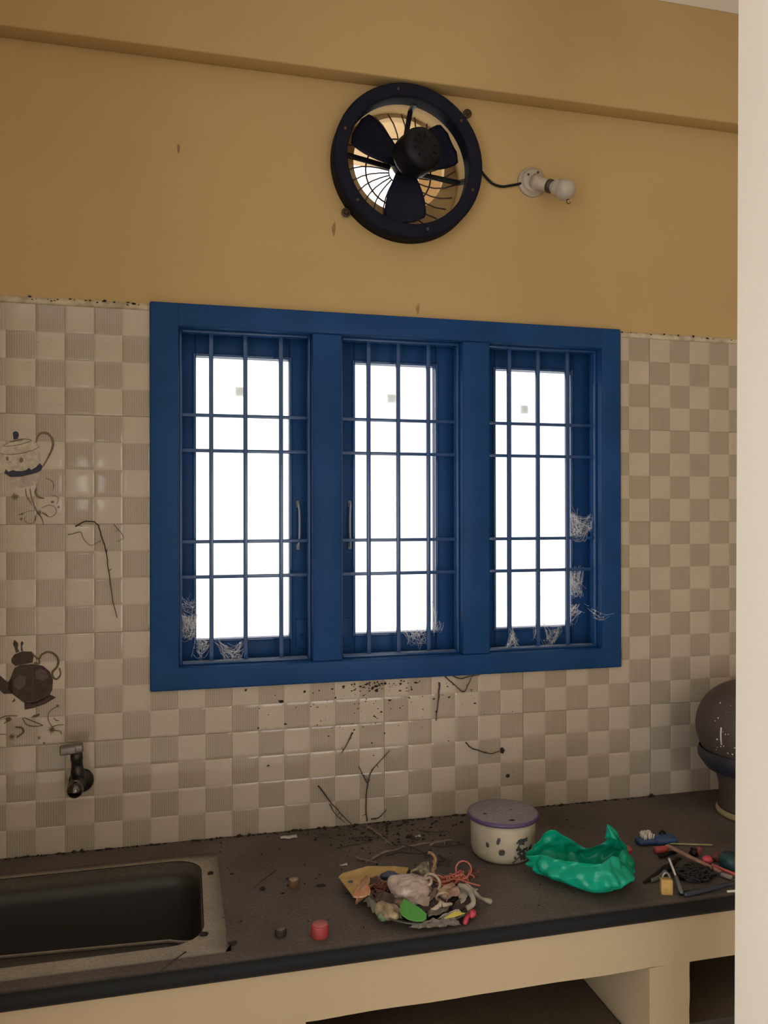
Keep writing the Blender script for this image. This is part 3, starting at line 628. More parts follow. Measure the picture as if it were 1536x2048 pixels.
# ------------------------------------------------------------------ worktop, its plaster base and the sink
CF = -0.556                                             # front of the worktop
SX1, SY0, SY1, SR = 0.300, -0.474, -0.112, 0.062        # sink cut-out
SX0 = -0.315
def rr(x0, x1, y0, y1, r, n=8):
    P = []
    for cx, cy, a0 in ((x1-r, y1-r, 0), (x0+r, y1-r, 90), (x0+r, y0+r, 180), (x1-r, y0+r, 270)):
        for k in range(n+1):
            a = math.radians(a0 + 90*k/n); P.append((cx + r*math.cos(a), cy + r*math.sin(a)))
    return P
def make_worktop():
    mb = MB(); XL, XR, T = -0.376, 2.7, 0.036
    hole = rr(SX0, SX1, SY0, SY1, SR); n = len(hole); cx, cy = (SX0+SX1)/2, (SY0+SY1)/2
    ax0, ax1, ay0, ay1 = SX0-.03, SX1+.045, SY0-.040, SY1+.030
    out = []
    for x, y in hole:                                   # blend to an axis-aligned ring
        dx, dy = x-cx, y-cy; t = min((ax1-cx)/abs(dx) if dx else 9, (ay1-cy)/abs(dy) if dy else 9); out.append((cx+dx*t, cy+dy*t))
    for z, fl in ((0.0, False), (-T, True)):
        vs = [(x, y, z) for x, y in hole] + [(x, y, z) for x, y in out]
        fs = [(k, k+n, (k+1) % n + n, (k+1) % n) for k in range(n)]
        mb.add(vs, [f[::-1] for f in fs] if fl else fs, 0, False)
        nose = CF + T/2
        for (x0, x1, y0, y1) in ((XL, ax0, nose, 0), (ax1, XR, nose, 0), (ax0, ax1, ay1, 0), (ax0, ax1, nose, ay0)):
            q = [(x0,y0,z),(x1,y0,z),(x1,y1,z),(x0,y1,z)]; mb.add(q, [(3,2,1,0)] if fl else [(0,1,2,3)], 0, False)
    mb.add([(x, y, 0) for x, y in hole] + [(x, y, -T) for x, y in hole], [((k+1) % n, k, k+n, (k+1) % n + n) for k in range(n)], 0, False)
    vs = []; m = 10                                     # rounded nosing
    for k in range(m+1):
        a = PI/2 + PI*k/m; y = CF + T/2 + T/2*math.cos(a); z = -T/2 + T/2*math.sin(a); vs += [(XL, y, z), (XR, y, z)]
    mb.add(vs, [(2*k, 2*k+2, 2*k+3, 2*k+1) for k in range(m)], 0, True)
    return tag(mb.build('worktop', M['granite']), 'long dusty black granite worktop with a rounded front edge', 'countertop')
make_worktop()
SHELF = -0.303
def make_base():
    o = thing('masonry_counter', 'cream plastered masonry counter carrying the black worktop', 'counter', (0.8, -0.3, FLOOR))
    mb = MB(); n = 60
    vs = []
    for i in range(n+1):
        x = -0.375 + 3.075*i/n; q = .002*noise.noise(V(x*9, 3, 1)) + .0012*noise.noise(V(x*40, 3, 1))
        vs += [(x, -.540, -.0365), (x, -.541 + q*.5, -.128 + q), (x, -.492, -.128), (x, -.492, -.0365)]
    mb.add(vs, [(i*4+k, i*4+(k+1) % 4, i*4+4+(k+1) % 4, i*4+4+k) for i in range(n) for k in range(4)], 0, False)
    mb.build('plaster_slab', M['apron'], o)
    def pier(x0, x1):
        mb = MB(); m = 30; vs = []
        for j in range(m+1):
            z = FLOOR + (-.130-FLOOR)*j/m; q = .003*noise.noise(V(x1, z*30, 2))
            vs += [(x0, -.538, z), (x1+q, -.538, z), (x1+q, -.002, z), (x0, -.002, z)]
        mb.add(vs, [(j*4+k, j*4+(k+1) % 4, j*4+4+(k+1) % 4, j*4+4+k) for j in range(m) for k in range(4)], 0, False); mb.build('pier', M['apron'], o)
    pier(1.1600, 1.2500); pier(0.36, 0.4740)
make_base()
mb = MB()
for a, b in ((-0.374, 0.357), (0.480, 1.157), (1.256, 2.698)): mb.bevbox((a, -0.47, SHELF-.035), (b, -0.002, SHELF), .004)
tag(mb.build('lower_shelf', dusty('dark_stone_shelf', (.018, .015, .012), (.11, .078, .048), .5, .95, 5)), 'dark stone shelf in the shadow under the counter', 'shelf')
def make_sink():
    o = thing('kitchen_sink', 'dust covered sink set into the left end of the worktop', 'sink', (-.05, -.29, -.2))
    # dusty cement collar around the cut-out, ragged outer edge
    mb = MB(); hole = rr(SX0, SX1, SY0, SY1, SR); n = len(hole); vs = []
    cx, cy = (SX0+SX1)/2, (SY0+SY1)/2; bx, by0, by1 = .338-cx, cy+.516, -.090-cy
    vs = [(x, y, .0003) for x, y in hole]
    for x, y in hole:
        dx, dy = x-cx, y-cy; t = min(bx/abs(dx) if dx else 9, (by1 if dy > 0 else by0)/abs(dy) if dy else 9)
        q = .004*noise.noise(V(x*14, y*14, 4)) + .002*noise.noise(V(x*50, y*50, 1))
        vs.append((cx+dx*t+q, cy+dy*t+q, .0014))
    vs += [(x*1.002, y*1.002, .0001) for x, y, z in vs[n:2*n]]
    mb.add(vs, [(r*n+k, r*n+n+k, r*n+n+(k+1) % n, r*n+(k+1) % n) for r in (0, 1) for k in range(n)], 0, True); mb.build('cement_collar', M['sinkrim'], o)
    # bowl flush under the back and right edges; its front flange has sagged below the worktop
    top, flange, inner, wt = [], [], [], []
    for x, y in rr(SX0, SX1-.001, SY0, SY1-.001, SR, 12):
        w = max(0, min(1, (SY0 + .13 - y)/.13)); w = w*w*(3-2*w)
        dy = w*(.078 if x < .10 else .078*(1 - ((x-.10)/.20)**2.6))
        top.append((x, y, -.0005 - .020*w)); flange.append((x, y + dy*.97, -.0015 - .020*w)); inner.append((x, y + dy, -.001 - .015*w)); wt.append(w)
    L = [top, flange, inner] + [[(cx + (x-cx)*a, -.28 + (y+.28)*b, z) for x, y, z_ in inner] for a, b, z in ((.985, .97, -.06), (.93, .86, -.185), (.88, .78, -.212), (.3, .3, -.218))]
    m = len(top); mb = MB(); vs = [p for R_ in L for p in R_]
    mb.add(vs, [(i*m+k, i*m+(k+1) % m, (i+1)*m+(k+1) % m, (i+1)*m+k) for i in range(len(L)-1) for k in range(m)] + [tuple((len(L)-1)*m+k for k in range(m))], 0, True)
    mb.build('basin', M['basin'], o)
    mb = MB(); fr = [p for p, w in zip(inner, wt) if w > .02]; mb.tube([(x, y, z+.001) for x, y, z in fr], .0032, 8); mb.build('basin_lip', M['sinkrim'], o)
    mb = MB(); mb.lathe([(.035, .001), (.034, .004), (.022, .003), (.004, .002)], Matrix.Translation((-.05, -.28, -.218)), 28); mb.build('drain', M['darkchrome'], o)
make_sink()

# ------------------------------------------------------------------ enamel pot
def make_pot():
    c = (0.966, -0.254, 0.0)
    o = thing('enamel_pot', 'small cream enamel pot with flower print and a dusty purple lid', 'pot', c)
    mt = Matrix.Translation(c)
    mb = MB(); mb.lathe([(.055, .0008), (.063, .003), (.0695, .010), (.0722, .022), (.0735, .079), (.0745, .084), (.0785, .0865), (.0785, .089), (.075, .090)], mt, 56); mb.build('pot_body', pm('stained_cream_enamel', (.50, .43, .32), .35, .18, 25), o)
    mb = MB(); mb.lathe([(.0795, .0875), (.0805, .090), (.0805, .0935), (.0785, .0965), (.072, .0972), (.035, .0976), (.004, .0978)], mt, 56)
    mb.build('lid', dusty('dusty_purple_plastic', (.075, .045, .12), (.24, .19, .20), .7, 1.0, 12, .5), o)
    for p, r in (((0.9642, -0.3107, 0.0978), .0062), ((0.9205, -0.2603, 0.0978), .0040), ((0.9868, -0.2519, 0.0978), .0024)):
        mb = MB(); mb.lathe([(r, 0), (r*.9, .0006), (r*.3, .0008)], Matrix.Translation((p[0], p[1], .0974)) @ Matrix.Diagonal((1.15, .8, 1, 1)), 16); mb.build('lid_hole', M['dirt'], o)
    # printed flowers: thin patches wrapped on the side
    def wrap(px, py): 
        a = px; R = .0742; return (c[0] + R*math.sin(a), c[1] - R*math.cos(a), py)
    mb = MB(); rg = random.Random(3)
    def patch(a0, z0, rx, rz, lobes, seed):
        n = 26; q = random.Random(seed); ph = q.uniform(0, 6)
        P = [wrap(a0 + rx/.0733*math.cos(2*PI*k/n)*(1 + .28*math.sin(lobes*2*PI*k/n + ph)), z0 + rz*math.sin(2*PI*k/n)*(1 + .28*math.sin(lobes*2*PI*k/n + ph))) for k in range(n)]
        ce = wrap(a0, z0); mb.add([ce] + P, [(0, k+1, (k+1) % n + 1) for k in range(n)], 0, True)
    for a, z, rx, rz, l in ((.18, .030, .0085, .0095, 5), (.33, .032, .0075, .008, 5), (.24, .021, .0065, .007, 4), (.43, .022, .007, .007, 5), (.55, .034, .005, .008, 3), (.08, .040, .005, .006, 3), (.15, .055, .010, .004, 3), (.27, .057, .012, .0042, 4), (.20, .051, .008, .004, 4),
                            (-.42, .033, .0055, .0085, 2), (-.52, .057, .0045, .0065, 2), (-.02, .020, .003, .004, 2), (-.86, .045, .003, .007, 2)): patch(a, z, rx, rz, l, int(a*100)+50)
    for k in range(12):
        t = k/11; patch(.10 - .20*t, .022 - .012*t, .0014, .0014, 2, k)
    mb.build('flower_print', pm('slate_green_print', (.055, .065, .062), .5, .5, 150), o)
    mb = MB(); 
    for a, z in ((.19, .029), (.33, .032), (.43, .022)): patch2 = [wrap(a + .0022/.0733*math.cos(2*PI*k/8), z + .0022*math.sin(2*PI*k/8)) for k in range(8)]; mb.prism([(x, y-.0004, zz) for x, y, zz in patch2], (0, -.0003, 0))
    mb.build('flower_centre', M['porcelain'], o)
make_pot()

# ------------------------------------------------------------------ green plastic bag
def make_bag():
    c = V(1.078, -.435, 0)
    bag_m = thin('green_thin_plastic', (.008, .52, .34), .42, .26, 0, .12, 30)
    o = thing('plastic_bag', 'crumpled bright green plastic bag lying open beside the pot', 'bag', c)
    rimz = {}
    def prof(a):                                       # height of the rim around the bag
        t = (a % (2*PI))
        h = .056
        def g(mu, s_, k): 
            d = abs((t - mu + PI) % (2*PI) - PI); return k*math.exp(-(d/s_)**2)
        return h + g(math.radians(114), .40, .026) + g(math.radians(20), .20, .040) - g(math.radians(66), .34, .014) + g(math.radians(285), .75, .020) + g(math.radians(335), .35, .010) - g(math.radians(180), .35, .006)
    def fn(u, v):
        a = 2*PI*u; ca, sa = math.cos(a), math.sin(a); s_ = v
        k = math.sin(min(1, s_*1.45)*PI/2)**.60
        lean = max(0, s_ - .55)/.45
        k *= 1 - (.24*max(0, -sa) + .16*max(0, ca))*lean**1.5
        x = c.x + .104*k*ca; y = c.y + .092*k*sa
        if ca < 0: y = c.y + (y - c.y)*(1 - .46*(-ca)**1.5) + .050*(-ca)**1.6*k
        z = .0015 + prof(a)*s_**1.5
        p = V(x*17, y*17, z*17)
        cr = noise.noise(p*.9)*.0110 + abs(noise.noise(p*2.2 + V(3, 1, 8)))*.0190 - .0055 - abs(noise.noise(p*4.1 + V(5, 1, 2)))*.005 + noise.noise(p*6)*.0014
        w_ = min(1, s_*1.6)
        x += cr*ca*w_; y += cr*sa*w_; z = max(.0012, z + noise.noise(p*1.5 + V(9, 2, 4))*.007*w_)
        return V(x, y, z)
    mb = MB(); mb.grid(fn, 96, 34, wrap=True)
    mb.build('bag_film', bag_m, o, solid=.0006, sub=1)
    tip = V(*fn(math.radians(20)/(2*PI), 1.0)); mb = MB()
    def horn(u, v):
        a = 2*PI*u; r = .013*(1-v)**.8 + .0018; q = tip + V(-.005 - .012*v*v, -.004, -.014 + .026*v)
        r *= 1 + .25*math.sin(3*a + 2*v); return q + V(r*math.cos(a), r*.7*math.sin(a), .003*math.sin(2*a))
    mb.grid(horn, 20, 10, wrap=True); mb.build('tied_corner', bag_m, o, solid=.0006)
make_bag()

# ------------------------------------------------------------------ bottle caps
def cap(name, label, p, r, h, m, ribs=40, top=None):
    o = thing(name, label, 'bottle cap', p)
    mb = MB(); prof = [(.96, 0), (1.0, .06), (1.0, .80), (.97, .92), (.90, .985), (.5, 1.0), (.02, 1.0)]; n = ribs*2; vs = []
    for q, z in prof:
        for k in range(n):
            a = 2*PI*k/n; rr_ = r*q*(1 - (.035 if (k % 2 and .03 < z < .85) else 0)); vs.append((p[0] + rr_*math.cos(a), p[1] + rr_*math.sin(a), p[2] + h*z))
    N = len(prof)
    mb.add(vs, [(i*n+k, i*n+(k+1) % n, (i+1)*n+(k+1) % n, (i+1)*n+k) for i in range(N-1) for k in range(n)] + [tuple(range(n-1, -1, -1)), tuple((N-1)*n+k for k in range(n))], 0, True)
    mb.build('cap_shell', m, o)
    if top:
        mb = MB(); mb.lathe([(r*.86, 0), (r*.84, .0007), (r*.1, .0009)], Matrix.Translation((p[0], p[1], p[2]+h-.0002)), 24); mb.build('cap_top', top, o)
p = (0.5051, -0.5029, 0.0000)
cap('bottle_cap', 'red ribbed plastic bottle cap near the worktop front edge', (p[0], p[1], 0), .0163, .0225, pm('faded_red_plastic', (.32, .045, .045), .5, .15, 40), 36, pm('dusty_red_plastic', (.40, .115, .11), .75, .1, 60))
p = (0.4352, -0.4835, 0.0000)
cap('bottle_cap', 'small dark brown cap left of the red cap', (p[0], p[1], 0), .0108, .0135, pm('dark_brown_plastic', (.028, .018, .014), .6, .3, 50), 24, pm('dusty_brown_plastic', (.10, .078, .062), .8))
p = (0.4839, -0.2948, 0.0000)
cap('bottle_cap', 'small orange-brown cap with pale top behind the red cap', (p[0], p[1], 0), .0107, .0145, pm('tan_plastic', (.17, .085, .038), .5, .25, 50), 24, pm('dusty_tan_plastic', (.33, .25, .17), .7, .3, 90))

# ------------------------------------------------------------------ plate heaped with scraps
def crumple(pts_fn, nu, nv, amp, freq, seed):
    o = V(seed*5.1, seed*2.3, seed*9.7)
    def f(u, v):
        p = V(*pts_fn(u, v)); q = p*freq + o
        return p + V(noise.noise(q), noise.noise(q + V(7, 3, 1)), noise.noise(q + V(2, 8, 5)))*amp + V(0, 0, abs(noise.noise(q*2.3)))*amp*.8
    mb = MB(); mb.grid(f, nu, nv); return mb
def quad_fn(a, b, c, d):
    A, B, C_, D_ = (V(*x) for x in (a, b, c, d))
    return lambda u, v: (A.lerp(B, u)).lerp(D_.lerp(C_, u), v)
def single(mb, name, label, cat, m, solid=0.0, sub=0): return tag(mb.build(name, m, None, solid=solid, sub=sub), label, cat)

PC = V(.716, -.440, 0)
mb = MB(); mb.lathe([(.050, .0008), (.056, .0010), (.082, .006), (.107, .017), (.110, .020), (.108, .0208), (.080, .0085), (.050, .0035), (.003, .003)], Matrix.Translation(PC), 64, caps=False)
single(mb, 'plate', 'dirty glass plate heaped with rubbish between sink and green bag', 'plate', pm('dirty_plate_glass', (.14, .14, .11), .22, .3, 30, trans=.35))
mb = crumple(quad_fn((0.5738, -0.3260, 0.0200), (0.6381, -0.3106, 0.0300), (0.7196, -0.3395, 0.0300), (0.5860, -0.4083, 0.0180)), 4, 4, 0.0, 10, 1)
mb = MB(); mb.prism([(0.5736, -0.3243, 0.0200), (0.5837, -0.3142, 0.0220), (0.6387, -0.3078, 0.0280), (0.6923, -0.3213, 0.0280), (0.7205, -0.3362, 0.0280), (0.6988, -0.3790, 0.0260), (0.6253, -0.3875, 0.0220), (0.5869, -0.4095, 0.0180)], (0, 0, .0022))
card = single(mb, 'card_scrap', 'yellow-tan cardboard scrap pointing left out of the plate', 'card', pm('yellow_tan_card', (.46, .30, .11), .8, .25, 40))
pd = (0.5929, -0.3548, 0.0234); mb = MB(); mb.lathe([(.0052, 0), (.005, .0006), (.001, .0007)], Matrix.Translation(pd), 18); mb.build('punched_dot', pm('grey_dot', (.10, .095, .08), .7), card)
mb = crumple(quad_fn((0.5829, -0.4290, 0.0280), (0.6142, -0.4360, 0.0320), (0.6262, -0.3838, 0.0500), (0.6095, -0.3745, 0.0340)), 16, 16, .006, 60, 2)
mb.grid(lambda u, v: V(*(0.5887, -0.4229, 0.0200)).lerp(V(*(0.6183, -0.4133, 0.0300)), u) + V(0, -.006*math.sin(PI*v*1.3), .010*math.cos(PI*v*1.3)) , 10, 8)
single(mb, 'foil_wrapper', 'orange-red crumpled foil wrapper on the yellow card', 'wrapper', pm('orange_red_foil', (.36, .13, .07), .35, .5, 70, .25, alt=(.42, .27, .15)), .0006)
mb = MB(); mb.blob((0.6678, -0.3830, 0.0400), (.0185, .012, .008), .25, 2, 4); single(mb, 'blue_scrap', 'dark blue plastic scrap behind the pinkish bag', 'scrap', pm('dark_blue_plastic', (.028, .042, .085), .45))
# pinkish translucent bag, the biggest item on the heap
mb = MB(); 
def folded(u, v, c=V(*(0.6958, -0.4503, 0.0380))):
    a = 2*PI*u; t = PI*(v-.5); d = V(math.cos(a)*math.cos(t), math.sin(a)*math.cos(t), math.sin(t))
    k = 1 + .16*noise.noise(d*1.4 + V(9, 2, 5)) - .26*abs(noise.noise(d*1.9 + V(3, 3, 1))) - .30*abs(noise.noise(d*3.4 + V(1, 7, 2))) + .08 + .05*noise.noise(d*6)
    k += .35*math.exp(-((d - V(-.75, .45, .5)).length/.45)**2)
    return c + V(d.x*.042, d.y*.034, d.z*.028)*k
mb.grid(folded, 48, 24, wrap=True)
lipf = crumple(quad_fn((0.6596, -0.4551, 0.0300), (0.7149, -0.4998, 0.0260), (0.7250, -0.4821, 0.0360), (0.6674, -0.4515, 0.0440)), 18, 8, .004, 50, 71); mb.add(lipf.v, lipf.f, 0)
single(mb, 'crumpled_bag', 'pinkish-grey shiny plastic bag bunched in the middle of the heap', 'bag', pm('pinkish_film', (.40, .30, .255), .22, .25, 50, bump=.3, bdist=.003), sub=1)
mb = MB(); G = [(0.6690, -0.4859, 0.0400), (0.6748, -0.4987, 0.0410), (0.6814, -0.5148, 0.0410), (0.6902, -0.5297, 0.0390), (0.6963, -0.5446, 0.0360), (0.6925, -0.5554, 0.0340), (0.6846, -0.5594, 0.0320), (0.6717, -0.5558, 0.0320), (0.6611, -0.5476, 0.0320), (0.6526, -0.5351, 0.0340), (0.6520, -0.5183, 0.0360), (0.6574, -0.5038, 0.0380)]
mb.prism([V(*g) for g in G], (0, .0003, .0012)); single(mb, 'leaf_cutout', 'flat bright green leaf-shaped paper on the heap', 'paper', pm('bright_green_paper', (.085, .30, .055), .8, .08, 60))
# beige stub at the front left
p0, p1 = V(*(0.6237, -0.4814, 0.0260)), V(*(0.6448, -0.5114, 0.0240)); ax = p1-p0; mt = frame_to(p0, ax); ln = ax.length
st = thing('cork_stub', 'beige bottle-like stub with green and brown stains at the heap front', 'stub', p0)
mb = MB(); mb.lathe([(.004, -.006), (.011, -.005), (.0140, 0), (.0150, ln*.5), (.0125, ln*.72), (.0075, ln*.86), (.0070, ln*1.15), (.003, ln*1.20)], mt, 28); mb.build('stub_body', pm('beige_stub', (.36, .28, .17), .6, .35, 60, alt=(.14, .09, .05)), st)
mb = MB(); mb.blob(V(*(0.6242, -0.4993, 0.0200)), (.010, .008, .010), .3, 2, 3, 2); mb.build('green_stain', pm('green_stain', (.10, .17, .07), .7), st)
# wire tangles
def tangle(c, rad, n, seed, wire, loops=3):
    q = random.Random(seed); mb = MB(); c = V(*c)
    for k in range(n):
        P = []; a0 = q.uniform(0, 6.28); ti = V(q.uniform(-.7, .7), q.uniform(-.7, .7), 1).normalized(); x = ti.orthogonal().normalized(); y = ti.cross(x)
        cc = c + V(q.uniform(-1, 1)*rad[0], q.uniform(-1, 1)*rad[1], q.uniform(-.5, 1)*rad[2])*.55; R = q.uniform(.3, .75)
        for i in range(14):
            a = a0 + i*q.uniform(.30, .48); s_ = R*(1 + .25*math.sin(i*1.3 + k)); v = x*math.cos(a) + y*math.sin(a)
            P.append(cc + V(v.x*rad[0], v.y*rad[1], v.z*rad[2])*s_ + V(0, 0, .004*math.sin(i)))
        mb.tube(smooth_path(P, 3), wire, 5)
    return mb
mb = tangle((0.6447, -0.4237, 0.0340), (.024, .018, .012), 16, 4, .0011); single(mb, 'copper_tangle', 'dark copper-red wire tangle beside the foil wrapper', 'wire', pm('dark_copper_wire', (.15, .045, .032), .45, .3, 90, .3))
mb = tangle((0.7850, -0.4206, 0.0360), (.040, .024, .016), 13, 11, .0014)
L = V(*(0.8160, -0.4100, 0.0480)); mb.tube([L + V(.0165*math.cos(2*PI*k/26), .006*math.sin(2*PI*k/26), .0145*math.sin(2*PI*k/26)) for k in range(26)], .0016, 6, closed=True)
mb.tube(smooth_path([(0.7978, -0.4185, 0.0440), (0.8013, -0.4363, 0.0400), (0.8168, -0.4466, 0.0360), (0.8363, -0.4492, 0.0300)], 5), .0018, 6); mb.tube(smooth_path([(0.8273, -0.4146, 0.0460), (0.8142, -0.4338, 0.0420), (0.7944, -0.4352, 0.0380), (0.7636, -0.4630, 0.0360)], 5), .0016, 6)
single(mb, 'wire_coil', 'looped coral red wire coil at the back right of the heap', 'wire', pm('coral_red_wire', (.50, .14, .10), .5, .2, 60))
mb = tangle((0.8426, -0.4031, 0.0300), (.014, .012, .016), 8, 21, .0011); single(mb, 'rust_wire', 'small rust-brown wire bundle right of the coral coil', 'wire', pm('rust_wire', (.14, .06, .045), .7))
# ring end of a tube
R0 = V(*(0.7459, -0.4850, 0.0360)); mb = MB(); mb.tube([R0 + V(.0118*math.cos(2*PI*k/22), -.004*math.sin(2*PI*k/22), .0092*math.sin(2*PI*k/22)) for k in range(22)], .0028, 8, closed=True)
mb.tube([R0 + V(0, .004, 0), R0 + V(.012, .014, .002), R0 + V(.030, .020, .006)], [.0105, .0105, .009], 14)
single(mb, 'tube_stub', 'beige open tube end lying under the coral wire', 'tube', pm('beige_tube', (.40, .29, .19), .6, .3, 60, alt=(.22, .12, .08)))
mb = MB(); mb.tube(smooth_path([(0.7105, -0.4303, 0.0520), (0.7211, -0.4497, 0.0560), (0.7328, -0.4496, 0.0580), (0.7293, -0.4647, 0.0540), (0.7193, -0.4631, 0.0500), (0.7151, -0.4582, 0.0560), (0.7316, -0.4385, 0.0600), (0.7465, -0.4434, 0.0560), (0.7505, -0.4566, 0.0480), (0.7424, -0.4708, 0.0420)], 5), .0030, 7)
single(mb, 'cord_scrap', 'pale twisted cord curled on top of the pinkish bag', 'cord', pm('pale_cord', (.38, .31, .23), .85, .3, 120))
mb = MB(); mb.tube(smooth_path([(0.7496, -0.3816, 0.0780), (0.7565, -0.3852, 0.0760), (0.7609, -0.3943, 0.0700), (0.7573, -0.4019, 0.0620), (0.7491, -0.4127, 0.0560), (0.7489, -0.4245, 0.0520)], 5), [.0030]*5*5+[.0022], 7)
mb.tube(smooth_path([(0.7651, -0.3850, 0.0680), (0.7544, -0.3997, 0.0660), (0.7575, -0.4088, 0.0580), (0.7451, -0.4177, 0.0540)], 5), .0016, 6)
single(mb, 'rope_end', 'frayed tan rope end standing up at the back of the heap', 'rope', pm('tan_rope', (.30, .19, .10), .9, .4, 150))
mb = crumple(quad_fn((0.7078, -0.3814, 0.0400), (0.7424, -0.4032, 0.0480), (0.7477, -0.3940, 0.0620), (0.7261, -0.3768, 0.0500)), 14, 12, .006, 70, 5); single(mb, 'paper_wad', 'yellowish crumpled paper wad below the rope end', 'paper', pm('yellowish_paper', (.34, .28, .16), .8, .4, 80, alt=(.06, .05, .04)), .0006)
mb = crumple(quad_fn((0.7772, -0.4713, 0.0360), (0.8043, -0.4613, 0.0440), (0.8185, -0.4807, 0.0400), (0.7753, -0.5098, 0.0300)), 16, 14, .005, 60, 6)
mb.tube(smooth_path([(0.7844, -0.4707, 0.0460), (0.7963, -0.4835, 0.0460), (0.8000, -0.5052, 0.0380), (0.7974, -0.5154, 0.0300), (0.7826, -0.5214, 0.0260)], 5), .0048, 8)
mb.tube(smooth_path([(0.8117, -0.4800, 0.0360), (0.8231, -0.4809, 0.0240), (0.8387, -0.4711, 0.0120), (0.8521, -0.4734, 0.0070)], 5), [.004]*5+[.003]*5+[.004, .0045, .005, .005, .0052, .004], 8)
single(mb, 'plastic_strip', 'whitish crumpled plastic strip with a tail off the plate right side', 'plastic strip', thin('dirty_white_film', (.42, .37, .29), .15, .45, 0, .35, 60), .0006)
mb = MB(); mb.blob((0.7925, -0.5191, 0.0140), (.010, .008, .008), .3, 2, 5); mb.blob((0.7806, -0.5237, 0.0080), (.006, .007, .007), .3, 2, 8, 2); mb.tube(smooth_path([(0.7858, -0.5219, 0.0140), (0.7779, -0.5312, 0.0120), (0.7736, -0.5335, 0.0030)], 4), [.005]*8+[.003], 8)
single(mb, 'red_cap_scrap', 'crimson plastic scrap at the right front rim of the plate', 'scrap', pm('crimson_plastic', (.42, .035, .06), .45, .25, 50))
mb = crumple(quad_fn((0.7145, -0.5438, 0.0260), (0.7711, -0.5407, 0.0260), (0.7612, -0.5369, 0.0360), (0.7290, -0.5466, 0.0340)), 16, 10, .004, 60, 7); pw = single(mb, 'paper_wrapper', 'grey paper wrapper with a yellow stripe at the heap front right', 'wrapper', pm('grey_white_paper', (.38, .34, .27), .7, .3, 60), .0006)
mb = MB(); mb.prism([(0.7241, -0.5616, 0.0340), (0.7482, -0.5552, 0.0400), (0.7674, -0.5541, 0.0340), (0.7478, -0.5628, 0.0350), (0.7278, -0.5634, 0.0340)], (0, 0, .0009)); mb.build('yellow_stripe', pm('yellow_print', (.48, .40, .06), .6), pw)
mb = crumple(quad_fn((0.6641, -0.5367, 0.0120), (0.7601, -0.5526, 0.0100), (0.7459, -0.5555, 0.0300), (0.6979, -0.5479, 0.0280)), 26, 14, .004, 90, 8); single(mb, 'fabric_scrap', 'grey-brown coarse fabric scrap hanging over the front rim of the plate', 'fabric', pm('grey_brown_fabric', (.155, .13, .105), .95, .5, 220, bump=.6), .001)
mb = MB(); mb.tube(smooth_path([(0.7094, -0.5286, 0.0340), (0.7194, -0.5285, 0.0370), (0.7315, -0.5222, 0.0400), (0.7380, -0.5261, 0.0400), (0.7532, -0.5212, 0.0380)], 4), [.0028, .004, .004, .004, .005, .005, .004, .005, .0075, .006, .005, .005, .004, .004, .003, .003, .002], 8)
single(mb, 'bone_scrap', 'knobbly beige bone-like scrap right of the green leaf', 'scrap', pm('bone_beige', (.42, .34, .25), .7, .2, 50))
mb = crumple(quad_fn((0.6226, -0.3944, 0.0300), (0.6481, -0.4097, 0.0340), (0.6468, -0.3961, 0.0440), (0.6266, -0.3820, 0.0400)), 12, 10, .005, 60, 9); single(mb, 'brown_wrapper', 'dark brown crumpled wrapper between card and blue scrap', 'wrapper', pm('dark_brown_wrapper', (.09, .05, .035), .5, .4, 60), .0006)
mb = crumple(quad_fn((0.6020, -0.4295, 0.0160), (0.6120, -0.4839, 0.0200), (0.6196, -0.4706, 0.0300), (0.6119, -0.4363, 0.0280)), 14, 12, .005, 60, 10); single(mb, 'clear_film', 'clear grey plastic film at the left rim of the plate', 'film', thin('clear_grey_film', (.30, .29, .22), .2, .25, .3, .4, 60), .0005)
mb = crumple(quad_fn((0.6308, -0.4886, 0.0200), (0.6585, -0.5177, 0.0180), (0.6582, -0.5026, 0.0320), (0.6382, -0.4769, 0.0340)), 12, 12, .004, 60, 13); single(mb, 'tan_paper', 'tan folded paper between beige stub and green leaf', 'paper', pm('tan_paper', (.25, .18, .13), .8, .4, 60), .0006)
mb = MB(); mb.blob((.722, -.430, .018), (.080, .076, .014), .30, 3, 31, 4, flat=.010); stuff(single(mb, 'rubbish_crumbs', 'dark crumbs and grime filling the plate under the scraps', 'rubbish', pm('heap_grime', (.055, .042, .034), .9, .5, 120, bump=.8)))
mb = MB(); mb.blob((0.6649, -0.4778, 0.0280), (.016, .012, .010), .3, 2, 41, 3); single(mb, 'brown_scrap', 'brown lumpy scrap tucked under the pinkish bag', 'scrap', pm('brown_lump', (.16, .095, .065), .7, .4, 60))

